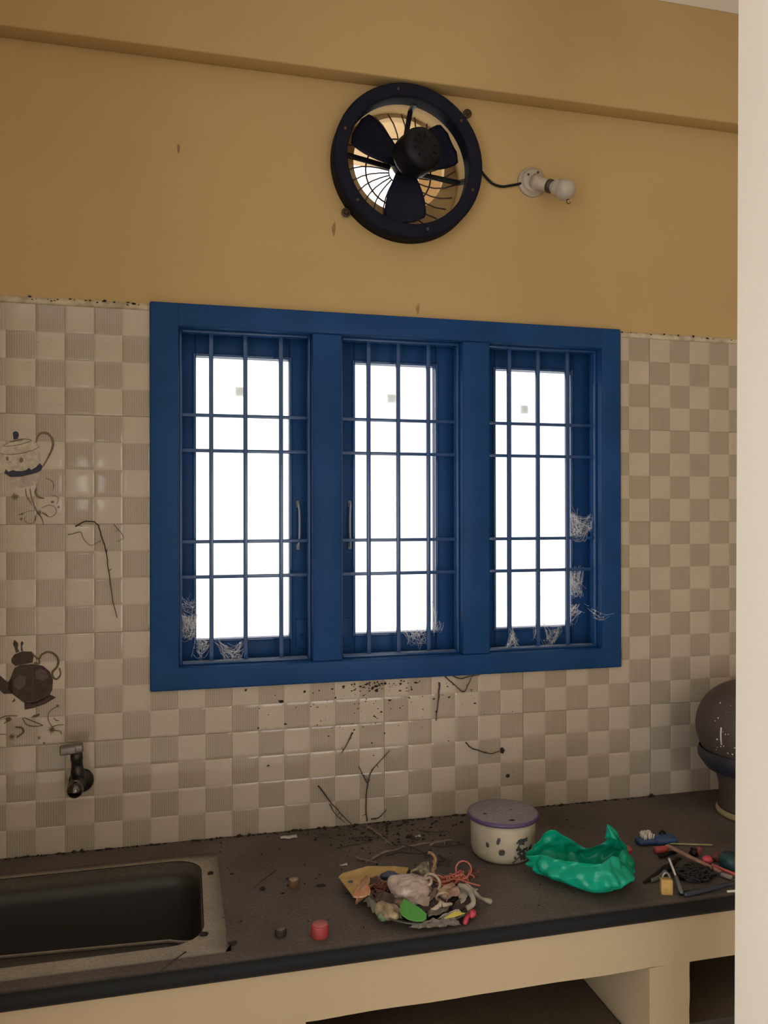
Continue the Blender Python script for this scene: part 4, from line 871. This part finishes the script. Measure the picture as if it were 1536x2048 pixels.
for k, (lb, a, b, c_, d_, colr) in enumerate((
    ('dark dry leaf curled behind the coral wire coil', (0.7726, -0.3613, 0.0360), (0.8013, -0.3724, 0.0400), (0.8099, -0.3693, 0.0520), (0.7780, -0.3677, 0.0500), (.05, .032, .024)),
    ('brown dry leaf between the pinkish bag and the tube end', (0.7299, -0.4589, 0.0380), (0.7461, -0.4664, 0.0440), (0.7320, -0.4889, 0.0340), (0.7191, -0.4864, 0.0300), (.16, .10, .075)),
    ('grey-brown leaf under the bone-like scrap', (0.6991, -0.5438, 0.0300), (0.7336, -0.5393, 0.0320), (0.7483, -0.5289, 0.0380), (0.7097, -0.5240, 0.0360), (.12, .095, .075)),
    ('dull pinkish-brown leaf over the tube end', (0.7487, -0.4939, 0.0300), (0.7833, -0.4873, 0.0360), (0.7786, -0.4741, 0.0460), (0.7518, -0.4776, 0.0440), (.30, .17, .125)),
    ('dark brown leaf tucked below the copper tangle', (0.6194, -0.4528, 0.0260), (0.6535, -0.4699, 0.0300), (0.6584, -0.4510, 0.0360), (0.6261, -0.4337, 0.0340), (.075, .048, .036)),
    ('dark leaf at the right rim beside the whitish strip', (0.7586, -0.5118, 0.0200), (0.7825, -0.5088, 0.0200), (0.8033, -0.4898, 0.0260), (0.7701, -0.4985, 0.0340), (.05, .037, .03)))):
    mb = crumple(quad_fn(a, b, c_, d_), 14, 12, .006, 55, 60+k); single(mb, 'dry_leaf', lb, 'leaf', pm('dry_leaf_tone', colr, .7, .45, 90), .0006)

# ------------------------------------------------------------------ odds and ends at the right end of the worktop
def rod(name, label, cat, a, b, r0, r1, m, n=10):
    mb = MB(); A, B = V(*a), V(*b); mb.tube([A, A.lerp(B, .03), A.lerp(B, .97), B], [r0*.7, r0, r1, r1*.7], n); return single(mb, name, label, cat, m)
br = thing('scrub_brush', 'blue plastic brush with a tuft of white bristles', 'brush', (1.3406, -0.2702, 0.0000))
mb = MB(); A = V(*(1.2869, -0.2853, 0.0080)); B = V(*(1.3847, -0.2931, 0.0080)); d = (B-A); mt = frame_to(A, d); ln = d.length
mb.bevbox((-.014, -.006, 0), (.014, .006, ln*.48), .005, 0, mt); mb.bevbox((-.017, -.007, ln*.42), (.017, .008, ln*.98), .006, 0, mt)
mb.build('brush_body', pm('navy_blue_plastic', (.022, .065, .18), .45, .2, 40), br)
mb = MB(); q = random.Random(2); bc = V(*(1.3135, -0.2848, 0.0160))
for k in range(70):
    p = bc + V(q.uniform(-.0125, .0125), q.uniform(-.009, .009), -.004); mb.tube([p, p + V(q.uniform(-.002, .002), q.uniform(-.002, .002), q.uniform(.012, .017))], .0016, 4)
stuff(mb.build('bristles', pm('white_bristles', (.72, .68, .60), .8), br))
mb = MB(); mb.blob(V(*(1.3617, -0.2731, 0.0160)), (.009, .007, .006), .2, 2, 3, 2); mb.build('brush_hook', M['black'], br)
rod('bamboo_skewer', 'thin pale yellow stick lying beside the blue brush', 'stick', (1.3275, -0.2951, 0.0040), (1.4507, -0.3374, 0.0040), .0019, .0019, pm('pale_bamboo', (.42, .37, .17), .7, .2, 50), 6)
mb = MB(); A, B = V(*(1.3306, -0.3378, 0.0160)), V(*(1.3697, -0.4740, 0.0100)); d = B-A; mt = frame_to(A, d, (0, 0, 1)); ln = d.length
mb.bevbox((-.0055, -.002, 0), (.0055, .002, ln), .0012, 0, mt); ws = single(mb, 'wooden_stick', 'long flat reddish wooden stick lying across the tools', 'stick', pm('reddish_wood', (.36, .19, .14), .75, .35, 60))
rod('red_pen', 'coral red plastic pen at the right edge of the tools', 'pen', (1.3713, -0.4433, 0.0120), (1.3986, -0.4958, 0.0080), .0034, .0030, pm('coral_plastic', (.48, .085, .07), .4, .1))
def lying_cyl(name, label, cat, a, b, r, m):
    mb = MB(); A, B = V(*a), V(*b); mb.tube([A, A.lerp(B, .06), A.lerp(B, .94), B], [r*.85, r, r, r*.85], 20); return single(mb, name, label, cat, m)
lying_cyl('red_plug', 'dull red plastic plug lying below the pale stick', 'plug', (1.2996, -0.3388, 0.0085), (1.3297, -0.3404, 0.0085), .0080, pm('dull_red_plastic', (.36, .055, .05), .5, .2, 40))
lying_cyl('red_plug', 'red plastic plug standing behind the green bag', 'plug', (1.2254, -0.3406, 0.0010), (1.2265, -0.3525, 0.0260), .0078, pm('plug_red_plastic', (.42, .06, .05), .5, .2, 40))
mb = MB(); pc = (1.1792, -0.3433, 0.0000); mb.lathe([(.018, .0006), (.0195, .003), (.0195, .011), (.018, .013)], Matrix.Translation((pc[0], pc[1], 0)), 30)
pj = single(mb, 'purple_cap', 'dark purple jar cap with pale top behind the green bag', 'jar cap', pm('dark_purple_plastic', (.045, .03, .06), .5, .2))
mb = MB(); mb.lathe([(.0155, 0), (.0155, .004), (.012, .0075), (.002, .008)], Matrix.Translation((pc[0], pc[1], .013)), 26); mb.build('cap_top', pm('pale_mauve_dust', (.30, .25, .24), .8, .3, 60), pj)
mb = MB(); mb.blob(V(*(1.1822, -0.3682, 0.0060)), (.006, .005, .005), .2, 2, 7, 2); single(mb, 'yellow_bead', 'tiny yellow bead between purple cap and green bag', 'bead', pm('yellow_plastic', (.42, .36, .05), .5))
# padlock
pp = V(*(1.2142, -0.5217, 0.0000)); pl = thing('padlock', 'small brass padlock with grey shackle standing near the front edge', 'padlock', pp)
mt = Matrix.Translation(pp + V(0, .008, 0)) @ Matrix.Rotation(math.radians(-20), 4, 'Z')
mb = MB(); mb.bevbox((-.0115, -.008, 0), (.0115, .008, .031), .0018, 0, mt); mb.build('lock_body', pm('worn_brass', (.55, .34, .105), .42, .25, 60, .1), pl)
for z in (.008, .022):
    mb = MB(); mb.lathe([(.0022, 0), (.002, .0006), (.0005, .0008)], mt @ Matrix.Translation((.0115, 0, z)) @ Matrix.Rotation(PI/2, 4, 'Y'), 10); mb.build('rivet', M['porcelain'], pl)
mb = MB(); mb.tube([mt @ V(.0075*math.cos(a), .002, .029 + .013*math.sin(a)) for a in [math.radians(k) for k in range(0, 181, 15)]], .0028, 8); mb.build('shackle', pm('grey_steel', (.24, .23, .22), .35, .2, 40, .7), pl)
# screwdriver leaning
sd = thing('screwdriver', 'steel screwdriver with a bright shaft leaning behind the padlock', 'screwdriver', (1.2477, -0.5160, 0.0000))
mb = MB(); A, B = V(*(1.2754, -0.4307, 0.0300)), V(*(1.2575, -0.4818, 0.0160)); mb.tube([A, A.lerp(B, .1), B], [.0034, .0026, .0026], 10); mb.build('shaft', pm('bright_steel', (.68, .68, .70), .3, .1, 40, .6), sd)
mb = MB(); A, B = V(*(1.2575, -0.4818, 0.0160)), V(*(1.2380, -0.5313, 0.0060)); mb.tube([A, A.lerp(B, .1), A.lerp(B, .9), B], [.0035, .0048, .0048, .003], 12); mb.build('handle', pm('smoky_grey_plastic', (.13, .125, .12), .3, .2), sd)
# black pliers
pr = thing('pliers', 'black handled pliers pointing left behind the padlock', 'pliers', (1.2414, -0.4310, 0.0000))
mb = MB(); mb.tube(smooth_path([(1.1913, -0.4672, 0.0050), (1.2158, -0.4577, 0.0070), (1.2468, -0.4413, 0.0100), (1.2654, -0.4340, 0.0140)], 4), [.0022, .003, .004, .0042, .0045]+[.005]*7+[.0065], 10); mb.build('handle', M['black'], pr)
mb = MB(); mb.tube(smooth_path([(1.2104, -0.4637, 0.0050), (1.2254, -0.4612, 0.0060), (1.2450, -0.4519, 0.0080), (1.2600, -0.4422, 0.0120)], 4), .0045, 10); mb.build('handle', pm('olive_grey_rubber', (.10, .095, .08), .6), pr)
mb = MB(); mb.blob(V(*(1.2654, -0.4393, 0.0140)), (.013, .010, .008), .15, 2, 4, 3); mb.tube([(1.2714, -0.4355, 0.0140), (1.3100, -0.4039, 0.0120), (1.3263, -0.3957, 0.0100)], [.006, .005, .003], 10); mb.build('jaw', M['black'], pr)
mb = tangle((1.3135, -0.4651, 0.0100), (.042, .030, .009), 24, 31, .0019); mb.blob(V(*(1.3176, -0.4593, 0.0040)), (.036, .030, .008), .4, 3, 6, 3, flat=.0015)
single(mb, 'cable_heap', 'tangled heap of thin black cable amid the tools', 'cable', pm('black_cable', (.014, .014, .014), .55, .3, 60))
rod('blue_black_rod', 'blue-black plastic rod along the worktop front edge', 'rod', (1.2393, -0.5379, 0.0060), (1.3810, -0.5229, 0.0100), .0050, .0042, pm('blue_black_plastic', (.024, .032, .055), .4, .2))
rod('dark_tube', 'dull black tube lying behind the blue-black rod', 'tube', (1.2347, -0.5277, 0.0040), (1.3165, -0.5272, 0.0060), .0040, .0040, M['black'])
mb = MB(); A, B = V(*(1.3704, -0.4755, 0.0060)), V(*(1.3814, -0.4955, 0.0060)); d = B-A; mb.bevbox((-.005, -.003, 0), (.005, .003, d.length), .0012, 0, frame_to(A, d)); single(mb, 'grey_clip', 'pale grey plastic clip below the red pen', 'clip', pm('pale_grey_plastic', (.30, .27, .23), .6, .2))
rod('white_straw', 'short white straw at the front edge of the worktop', 'straw', (1.3357, -0.5409, 0.0030), (1.3680, -0.5439, 0.0030), .0024, .0024, pm('white_plastic', (.60, .57, .52), .5, .05), 8)
mb = MB(); mb.blob(V(*(1.3763, -0.4217, 0.0140)), (.0115, .010, .008), .15, 2, 6, 3); single(mb, 'pink_bead', 'bright pinkish-red rounded knob by the wooden stick', 'knob', pm('pink_red_plastic', (.55, .06, .085), .35, .1))
mb = MB(); mb.bevbox((-.006, -.005, -.010), (.006, .005, .010), .0025, 0, Matrix.Translation(V(*(1.3868, -0.3753, 0.0120))) @ Matrix.Rotation(.5, 4, 'Y')); single(mb, 'red_peg', 'dark red clothes peg behind the wooden stick', 'peg', pm('dark_red_plastic', (.20, .045, .04), .55, .2))
mb = MB(); mb.blob(V(*(1.3753, -0.3734, 0.0100)), (.008, .010, .010), .2, 2, 3, 3); single(mb, 'black_plug', 'small black plug beside the red peg', 'plug', M['black'])
mb = MB(); mb.blob(V(*(1.4123, -0.4060, 0.0100)), (.014, .010, .010), .2, 2, 9, 3); single(mb, 'brown_lump', 'rust-brown plastic lump right of the pinkish knob', 'scrap', pm('rust_brown_plastic', (.13, .045, .032), .6, .3))
pt = (1.4131, -0.4494, -0.0000); mb = MB(); mb.lathe([(.024, .0006), (.026, .003), (.025, .020), (.022, .026), (.002, .027)], Matrix.Translation((pt[0]+.012, pt[1]+.01, 0)), 32); single(mb, 'teal_cap', 'dark teal round cap at the right edge behind the red pen', 'jar cap', pm('dark_teal_plastic', (.012, .055, .062), .5, .2))
mb = MB(); mb.tube(smooth_path([(1.2920, -0.3660, 0.0060), (1.3037, -0.3675, 0.0070), (1.3265, -0.3577, 0.0070), (1.3427, -0.3554, 0.0060)], 4), .0042, 8); single(mb, 'black_lever', 'short black plastic lever below the dull red plug', 'lever', M['black'])

# ------------------------------------------------------------------ dark vessel half hidden by the wall end
def make_vessel():
    c = V(1.690, -.190, 0)
    o = thing('dark_vessel', 'dark brown bulbous vessel with white paint specks behind the wall end', 'vessel', c)
    prof = [(.094, .016), (.090, .040), (.092, .075), (.100, .105), (.118, .140), (.134, .170), (.146, .205), (.146, .240), (.134, .275), (.112, .305), (.080, .328), (.040, .340), (.004, .343)]
    P = smooth_path([(r, h, 0) for r, h in prof], 3)
    mb = MB(); mb.lathe([(q.x, q.y) for q in P], Matrix.Translation(c), 56); mb.build('vessel_body', pm('dark_plum_brown_paint', (.072, .050, .046), .55, .25, 8), o)
    mb = MB(); mb.lathe([(.1235, .118), (.1405, .142), (.1425, .156), (.138, .168)], Matrix.Translation(c), 56, caps=False); mb.build('navy_band', pm('navy_black_paint', (.020, .021, .034), .5, .3), o)
    mb = MB(); mb.lathe([(.090, .0006), (.098, .003), (.099, .010), (.094, .017)], Matrix.Translation(c), 48); mb.build('foot_ring', pm('yellow_cream_foot', (.34, .28, .13), .6, .3, 30), o)
    mb = MB(); q = random.Random(8)
    def surf(a, h):
        for i in range(len(P)-1):
            if P[i].y <= h <= P[i+1].y:
                t = (h-P[i].y)/max(1e-6, P[i+1].y-P[i].y); r = P[i].x + (P[i+1].x-P[i].x)*t; return c + V(r*math.cos(a), r*math.sin(a), h)
        return c
    for k in range(46):
        a = math.radians(q.uniform(185, 262)); h = q.uniform(.18, .30); mb.blob(surf(a, h), q.uniform(.0008, .0026), .3, 2, k, 1)
    A = [surf(math.radians(198), h) for h in (.200, .215, .230, .243)]; mb.tube(A, .0020, 6)
    stuff(mb.build('paint_specks', pm('white_paint_spots', (.62, .56, .50), .7), o))
make_vessel()

# ------------------------------------------------------------------ twigs
def twig(label, pts, r=.0016, m='twig', group=None, side=2, seed=0):
    q = random.Random(seed + len(pts)); P = smooth_path(pts, 4); mb = MB(); n = len(P)
    P = [p + V(q.uniform(-1, 1), q.uniform(-.3, .3), q.uniform(-1, 1))*r*.5 for p in P]
    mb.tube(P, [r*(1 - .55*i/(n-1)) for i in range(n)], 6)
    for k in range(side):
        i = q.randrange(1, n-1); d = V(q.uniform(-1, 1), -.15, q.uniform(-1, 1)).normalized()*q.uniform(.006, .014); mb.tube([P[i], P[i] + d*.5 + V(0, 0, .001), P[i] + d], [r*.5, r*.4, r*.25], 5)
    return tag(mb.build('twig', M[m]), label, 'twig', group)
twig('thick straight twig hanging on the tiles under the window', [(0.8945, -0.0100, 0.3433), (0.8926, -0.0110, 0.3167), (0.8887, -0.0110, 0.2845), (0.8838, -0.0110, 0.2454)], .0021, side=0)
twig('thin bent twig in a V shape under the window sill', [(0.9091, -0.0100, 0.3574), (0.9336, -0.0100, 0.3352), (0.9578, -0.0110, 0.3150), (0.9702, -0.0110, 0.3311), (0.9805, -0.0100, 0.3515)], .0016, side=2, seed=1)
twig('short twig hugging the lower edge of the window frame', [(0.9311, -0.0100, 0.3573), (0.9505, -0.0110, 0.3495), (0.9748, -0.0120, 0.3545), (1.0037, -0.0120, 0.3559)], .0017, side=1, seed=2)
twig('short diagonal twig stuck on the tiles left of centre', [(0.6683, -0.0100, 0.2305), (0.6575, -0.0110, 0.2103), (0.6416, -0.0100, 0.1819)], .0017, side=3, seed=3)
twig('curved drooping twig with a dark clump on the tiles above the pot', [(0.9643, -0.0100, 0.1862), (0.9770, -0.0120, 0.1718), (1.0039, -0.0130, 0.1608), (1.0318, -0.0120, 0.1519), (1.0574, -0.0110, 0.1563)], .0019, side=2, seed=4)
twig('long leaning twig propped on the tiles left of the forked one', [(0.5814, -0.0100, 0.1068), (0.6088, -0.0140, 0.0692), (0.6353, -0.0180, 0.0378), (0.6641, -0.0220, 0.0065)], .0018, side=2, seed=5)
twig('second slanting twig crossing just below the leaning one', [(0.6104, -0.0100, 0.0587), (0.6223, -0.0140, 0.0366), (0.6466, -0.0180, 0.0121)], .0013, side=1, seed=6)
twig('forked upright twig standing on the worktop against the tiles', [(0.7045, -0.0120, 0.0080), (0.7018, -0.0120, 0.0467), (0.7049, -0.0110, 0.0959), (0.7154, -0.0100, 0.1288), (0.7365, -0.0100, 0.1522), (0.7624, -0.0100, 0.1776)], .0017, side=4, seed=7)
twig('short side twig reaching up left of the forked one', [(0.7049, -0.0110, 0.1027), (0.6943, -0.0110, 0.1240), (0.6839, -0.0100, 0.1471)], .0016, side=3, seed=8)
twig('hooked twig at the foot of the tiles right of the forked one', [(0.7148, -0.0120, 0.0129), (0.7332, -0.0130, 0.0143), (0.7549, -0.0110, 0.0325)], .0019, side=1, seed=9)
twig('long thin twig with a hanging stem on the tiles left of the window', [(0.0233, -0.0090, 0.7451), (0.0444, -0.0090, 0.7562), (0.0683, -0.0100, 0.7519), (0.0789, -0.0100, 0.7237), (0.0882, -0.0100, 0.6927), (0.0948, -0.0100, 0.6419), (0.1015, -0.0100, 0.5855), (0.1140, -0.0100, 0.5329)], .0017, side=3, seed=10)
twig('wispy looped stalk at the top of the long twig left of the window', [(0.0063, -0.0090, 0.7257), (0.0233, -0.0090, 0.7297), (0.0343, -0.0090, 0.7311), (0.0404, -0.0090, 0.7156), (0.0575, -0.0090, 0.7009), (0.0789, -0.0100, 0.7139)], .0009, side=1, seed=11)
twig('faint angled stalk left of the window frame', [(0.1056, -0.0090, 0.7503), (0.1203, -0.0090, 0.7318), (0.1276, -0.0090, 0.7176), (0.1122, -0.0090, 0.7087)], .0007, side=1, seed=12)
twig('thin twig lying on the front worktop edge before the sink', [(0.2669, -0.5028, 0.0030), (0.2459, -0.5255, 0.0030), (0.2264, -0.5508, 0.0030)], .0012, side=1, seed=13)
twig('faint thin twig on the worktop left of the tan cap', [(0.4563, -0.2156, 0.0020), (0.4270, -0.2522, 0.0020), (0.4033, -0.2859, 0.0020)], .0009, side=1, seed=14)
GR = 'dry twigs piled on the worktop behind the plate'
pile = [([(0.6362, -0.2009, 0.0040), (0.6562, -0.2233, 0.0050), (0.6771, -0.2473, 0.0060)], .0022, 'twig_pale'), ([(0.6676, -0.2203, 0.0060), (0.7085, -0.1999, 0.0090), (0.7604, -0.1848, 0.0100), (0.7989, -0.1811, 0.0100), (0.8735, -0.1628, 0.0080)], .0026, 'twig_pale'),
        ([(0.6986, -0.0354, 0.0040), (0.7082, -0.0699, 0.0060), (0.7193, -0.1119, 0.0070), (0.7273, -0.1625, 0.0080)], .0024, 'twig_pale'), ([(0.7337, -0.1592, 0.0060), (0.7591, -0.1894, 0.0120), (0.7809, -0.2162, 0.0100), (0.7931, -0.2484, 0.0080)], .0017, 'twig'),
        ([(0.8266, -0.1891, 0.0050), (0.8573, -0.1993, 0.0060), (0.9000, -0.1916, 0.0040)], .0015, 'twig'), ([(0.6476, -0.0930, 0.0030), (0.6809, -0.0971, 0.0050), (0.7111, -0.1141, 0.0050)], .0013, 'twig'),
        ([(0.7812, -0.1103, 0.0040), (0.7918, -0.1276, 0.0060), (0.8076, -0.1265, 0.0040)], .0015, 'twig'), ([(0.8116, -0.1888, 0.0100), (0.8400, -0.1829, 0.0120), (0.8759, -0.1727, 0.0080)], .0022, 'twig_pale'),
        ([(0.6055, -0.1372, 0.0030), (0.6399, -0.1305, 0.0040), (0.6887, -0.1291, 0.0040)], .0011, 'twig'), ([(0.7018, -0.2122, 0.0060), (0.7376, -0.2139, 0.0100), (0.7749, -0.2367, 0.0120), (0.8059, -0.2311, 0.0100)], .0019, 'twig'),
        ([(0.8182, -0.0905, 0.0040), (0.8433, -0.1118, 0.0060), (0.8837, -0.1090, 0.0040)], .0012, 'twig'), ([(0.8173, -0.2413, 0.0060), (0.8236, -0.2668, 0.0090), (0.8400, -0.2721, 0.0060)], .0020, 'twig')]
lab = ['pale short twig lying left of the pile by the card tip', 'longest pale twig lying across the pile behind the plate', 'pale twig running down from the tiles into the pile', 'dark curved twig under the long pale twig', 'dark twig pointing right towards the enamel pot', 'thin dark twig at the upper left of the pile',
       'tiny dark twig under the white fleck in the pile', 'stout pale twig at the right end of the pile', 'hair-thin twig stretching left of the pile', 'dark twig nearest the plate in the pile', 'thin dark twig closest to the wall in the pile', 'stubby dark twig beside the rope end']
for k, (P, r, m) in enumerate(pile): twig(lab[k], P, r*1.25, m, GR, 3, 20+k)

# clumps of dirt, paper flecks
def clump(label, p, r, seed, cat='dirt clump', m='dirt'):
    mb = MB(); mb.blob(p, r, .5, 2.5, seed, 3); return single(mb, 'dirt_clump', label, cat, M[m])
clump('dark seed-like clump at the right end of the drooping twig', (1.0654, -0.0100, 0.1564), (.0045, .003, .0070), 1)
clump('brown smear-like clump on the tiles above the pot', (1.0811, -0.0085, 0.0898), (.0050, .002, .0040), 2)
clump('dark clump at the sink front right corner', (0.2982, -0.4496, 0.0030), (.0075, .005, .003), 3)
clump('dark clump beside the sink collar corner', (0.3489, -0.4940, 0.0030), (.007, .005, .003), 4)
clump('dark clump behind the sink right corner', (0.3182, -0.1980, 0.0030), (.006, .005, .003), 5)
clump('dark clump left of the tan cap', (0.4198, -0.2967, 0.0030), (.005, .004, .003), 6)
clump('long dark clump right of the tan cap', (0.5389, -0.3109, 0.0020), (.009, .003, .0025), 7)
flk = pm('white_paper_fleck', (.48, .45, .42), .8, .2)
for k, (lb, p, q, r) in enumerate((('long white plaster fleck at the foot of the tiles', (0.5043, -0.0486, 0.0020), .020, .005), ('white paper fleck in the twig pile', (0.8022, -0.1280, 0.0060), .007, .004), ('white paper fleck left of the yellow card', (0.6027, -0.2272, 0.0020), .008, .004))):
    mb = crumple(quad_fn(V(*p) + V(-q, -r, 0), V(*p) + V(q, -r, 0), V(*p) + V(q, r, .002), V(*p) + V(-q, r, .001)), 8, 5, .0025, 80, 50+k); single(mb, 'paper_fleck', lb, 'fleck', flk, .0005)
# scattered crumbs nobody could count
q = random.Random(77)
def crumbs(name, label, n, fn, m='dirt'):
    mb = MB()
    for k in range(n):
        p, r = fn(q); mb.blob(p, (r*q.uniform(.7, 1.6), r*.6, r*q.uniform(.5, 1.0)), .5, 2, k, 1)
    return stuff(mb.build(name, M[m]), label, 'dirt')
def on_tiles(q):
    while 1:
        x = q.gauss(.72, .16); z = .350 - abs(q.gauss(0, .075))
        if .40 < x < 1.10 and z > .03: return V(x, -.0068, z), abs(q.gauss(0, .0012)) + .0006
crumbs('tile_grime', 'dark specks of dirt stuck on the tiles under the window', 150, on_tiles)
def near_frame(q): return V(q.gauss(.735, .045), -.0075, .352 - abs(q.gauss(0, .012))), abs(q.gauss(0, .0018)) + .0008
crumbs('sill_grime', 'dense dirt crumbs clinging below the middle of the window', 60, near_frame)
def on_top(q):
    if q.random() < .7: return V(q.gauss(.74, .11), -.015 - abs(q.gauss(0, .075)), .0016), abs(q.gauss(0, .0016)) + .0008
    return V(q.uniform(.32, 1.25), -q.uniform(.02, .5), .0010), abs(q.gauss(0, .0012)) + .0006
crumbs('worktop_debris', 'scattered leaf crumbs and dirt on the dusty worktop', 300, on_top)
def at_wall(q): return V(q.uniform(-.15, 1.5), -.008 - abs(q.gauss(0, .004)), .001), abs(q.gauss(0, .0022)) + .001
crumbs('wall_foot_debris', 'line of dirt along the joint of worktop and tiles', 240, at_wall)
def ledge(q):
    x = q.uniform(-.13, .185) if q.random() < .5 else q.uniform(1.41, 1.78); return V(x, -.006, 1.262 + q.uniform(-.004, .004)), abs(q.gauss(0, .0014)) + .0008
crumbs('ledge_dirt', 'black dirt dots along the top edge of the tiles', 60, ledge)
# stains on the painted wall
stain = pm('brown_wall_stain', (.30, .185, .085), .8, .4, 90)
for p, rx, rz in (((0.2519, -0.0006, 1.6383), .0035, .0095), ((0.8418, -0.0006, 1.2948), .0050, .0130), ((0.6252, -0.0006, 1.4790), .0050, .0160), ((0.9191, -0.0006, 1.8637), .006, .003)):
    mb = MB(); mb.prism(disc(p, rx, rz, 16, .25, rx*1000), (0, 0, 0)) if False else mb.prism([(x, -.0006, z) for x, _, z in disc(p, rx, rz, 16, .25, rx*1000)], (0, .0004, 0)); mb.build('wall_stain', stain, WALL)

# ------------------------------------------------------------------ cobwebs on the window bars
def cobweb(label, anchors, n, seed, y=.022, r=.00018, sag=.010, blot=6):
    q = random.Random(seed); mb = MB(); A = [V(a[0], a[1], a[2]) for a in anchors]; C0 = sum(A, V(0,0,0))/len(A)
    for k in range(int(n*1.25)):
        i, j = q.sample(range(len(A)), 2); a = A[i].lerp(A[(i+1) % len(A)], q.random()) + V(q.gauss(0, .005), 0, q.gauss(0, .005)); b = A[j].lerp(C0, q.random()*.7)
        mid = a.lerp(b, .5) + V(q.gauss(0, .004), q.gauss(0, .004), -.003 - abs(q.gauss(0, sag*1.3))); mb.tube(smooth_path([a, mid, b], 4), r*q.uniform(.6, 1.4), 4, caps=False)
    for k in range(blot):
        a = q.choice(A).lerp(C0, q.random()); mb.blob(a, q.uniform(.0008, .0018), .5, 2, k, 1)
    return stuff(mb.build('cobweb', M['web']), label, 'cobweb')
cobweb('cobweb filling the lower left corner of the left casement', [(0.2534, 0.0300, 0.5381), (0.2534, 0.0300, 0.4853), (0.2912, 0.0500, 0.4768), (0.2975, 0.0600, 0.5332), (0.2752, 0.0400, 0.5240)], 70, 1)
cobweb('cobweb strands hanging at the left bars below the corner web', [(0.2932, 0.0500, 0.4808), (0.3235, 0.0500, 0.4631), (0.3229, 0.0300, 0.4539), (0.2929, 0.0300, 0.4388)], 34, 2)
cobweb('cobweb slung between the lower bars of the left casement', [(0.3350, 0.0300, 0.4699), (0.3551, 0.0300, 0.4361), (0.3774, 0.0300, 0.4228), (0.4039, 0.0300, 0.4630), (0.4039, 0.0300, 0.4257)], 36, 3)
cobweb('thin cobweb arc on the left jamb of the left casement', [(0.2535, 0.0300, 0.5788), (0.2915, 0.0600, 0.5583), (0.2914, 0.0600, 0.5375), (0.2535, 0.0300, 0.5544)], 18, 4, sag=.014)
cobweb('cobweb on the lower right bars of the middle casement', [(0.8524, 0.0500, 0.4730), (0.8739, 0.0300, 0.4837), (0.8738, 0.0300, 0.4312), (0.8158, 0.0500, 0.4743), (0.8340, 0.0500, 0.4560)], 36, 5)
cobweb('cobweb patch beside the lowest right bar of the middle casement', [(0.8909, 0.0400, 0.5436), (0.9219, 0.0500, 0.4838), (0.8908, 0.0400, 0.4730)], 20, 6)
cobweb('triangular cobweb at the bottom bar of the right casement', [(1.1066, 0.0300, 0.4755), (1.0855, 0.0200, 0.4151), (1.1239, 0.0200, 0.4224), (1.1047, 0.0200, 0.4501)], 44, 7, sag=.002)
cobweb('veil of cobweb along the third bar of the right casement', [(1.1776, 0.0300, 0.6727), (1.1922, 0.0300, 0.5907), (1.1797, 0.0300, 0.5184), (1.1771, 0.0300, 0.4368), (1.1873, 0.0300, 0.6181)], 34, 8, sag=.002)
cobweb('upper cobweb between bar and jamb of the right casement', [(1.2755, 0.0300, 0.7753), (1.2766, 0.0300, 0.7123), (1.3214, 0.0400, 0.7139), (1.3382, 0.0200, 0.7662), (1.3381, 0.0200, 0.7346), (1.2968, 0.0500, 0.7753)], 80, 9, sag=.012)
cobweb('hanging cobweb tangle below the lower bar of the right casement', [(1.2751, 0.0300, 0.6245), (1.3187, 0.0400, 0.6230), (1.3198, 0.0400, 0.5549), (1.2887, 0.0400, 0.5511), (1.2763, 0.0300, 0.5952)], 80, 10, sag=.008)
cobweb('lowest cobweb sheet by the jamb of the right casement', [(1.2639, 0.0300, 0.5370), (1.2737, 0.0300, 0.5165), (1.3132, 0.0300, 0.5040), (1.2984, 0.0300, 0.5270), (1.2711, 0.0300, 0.4761)], 46, 11, sag=.006)
cobweb('long loose cobweb strand on the right window jamb', [(1.3104, 0.0200, 0.5323), (1.3194, -0.0180, 0.5073), (1.3409, -0.0190, 0.4912), (1.3654, -0.0190, 0.4949), (1.3704, -0.0190, 0.5003)], 12, 12, sag=.004)
cobweb('cobweb clinging to the lower pane edge of the right casement', [(1.2156, 0.0700, 0.4756), (1.2661, 0.0700, 0.4459), (1.2739, 0.0600, 0.4749), (1.2064, 0.0400, 0.4295), (1.2264, 0.0300, 0.4212)], 40, 13)

for o in bpy.data.objects:
    if '_w' in o: del o['_w']
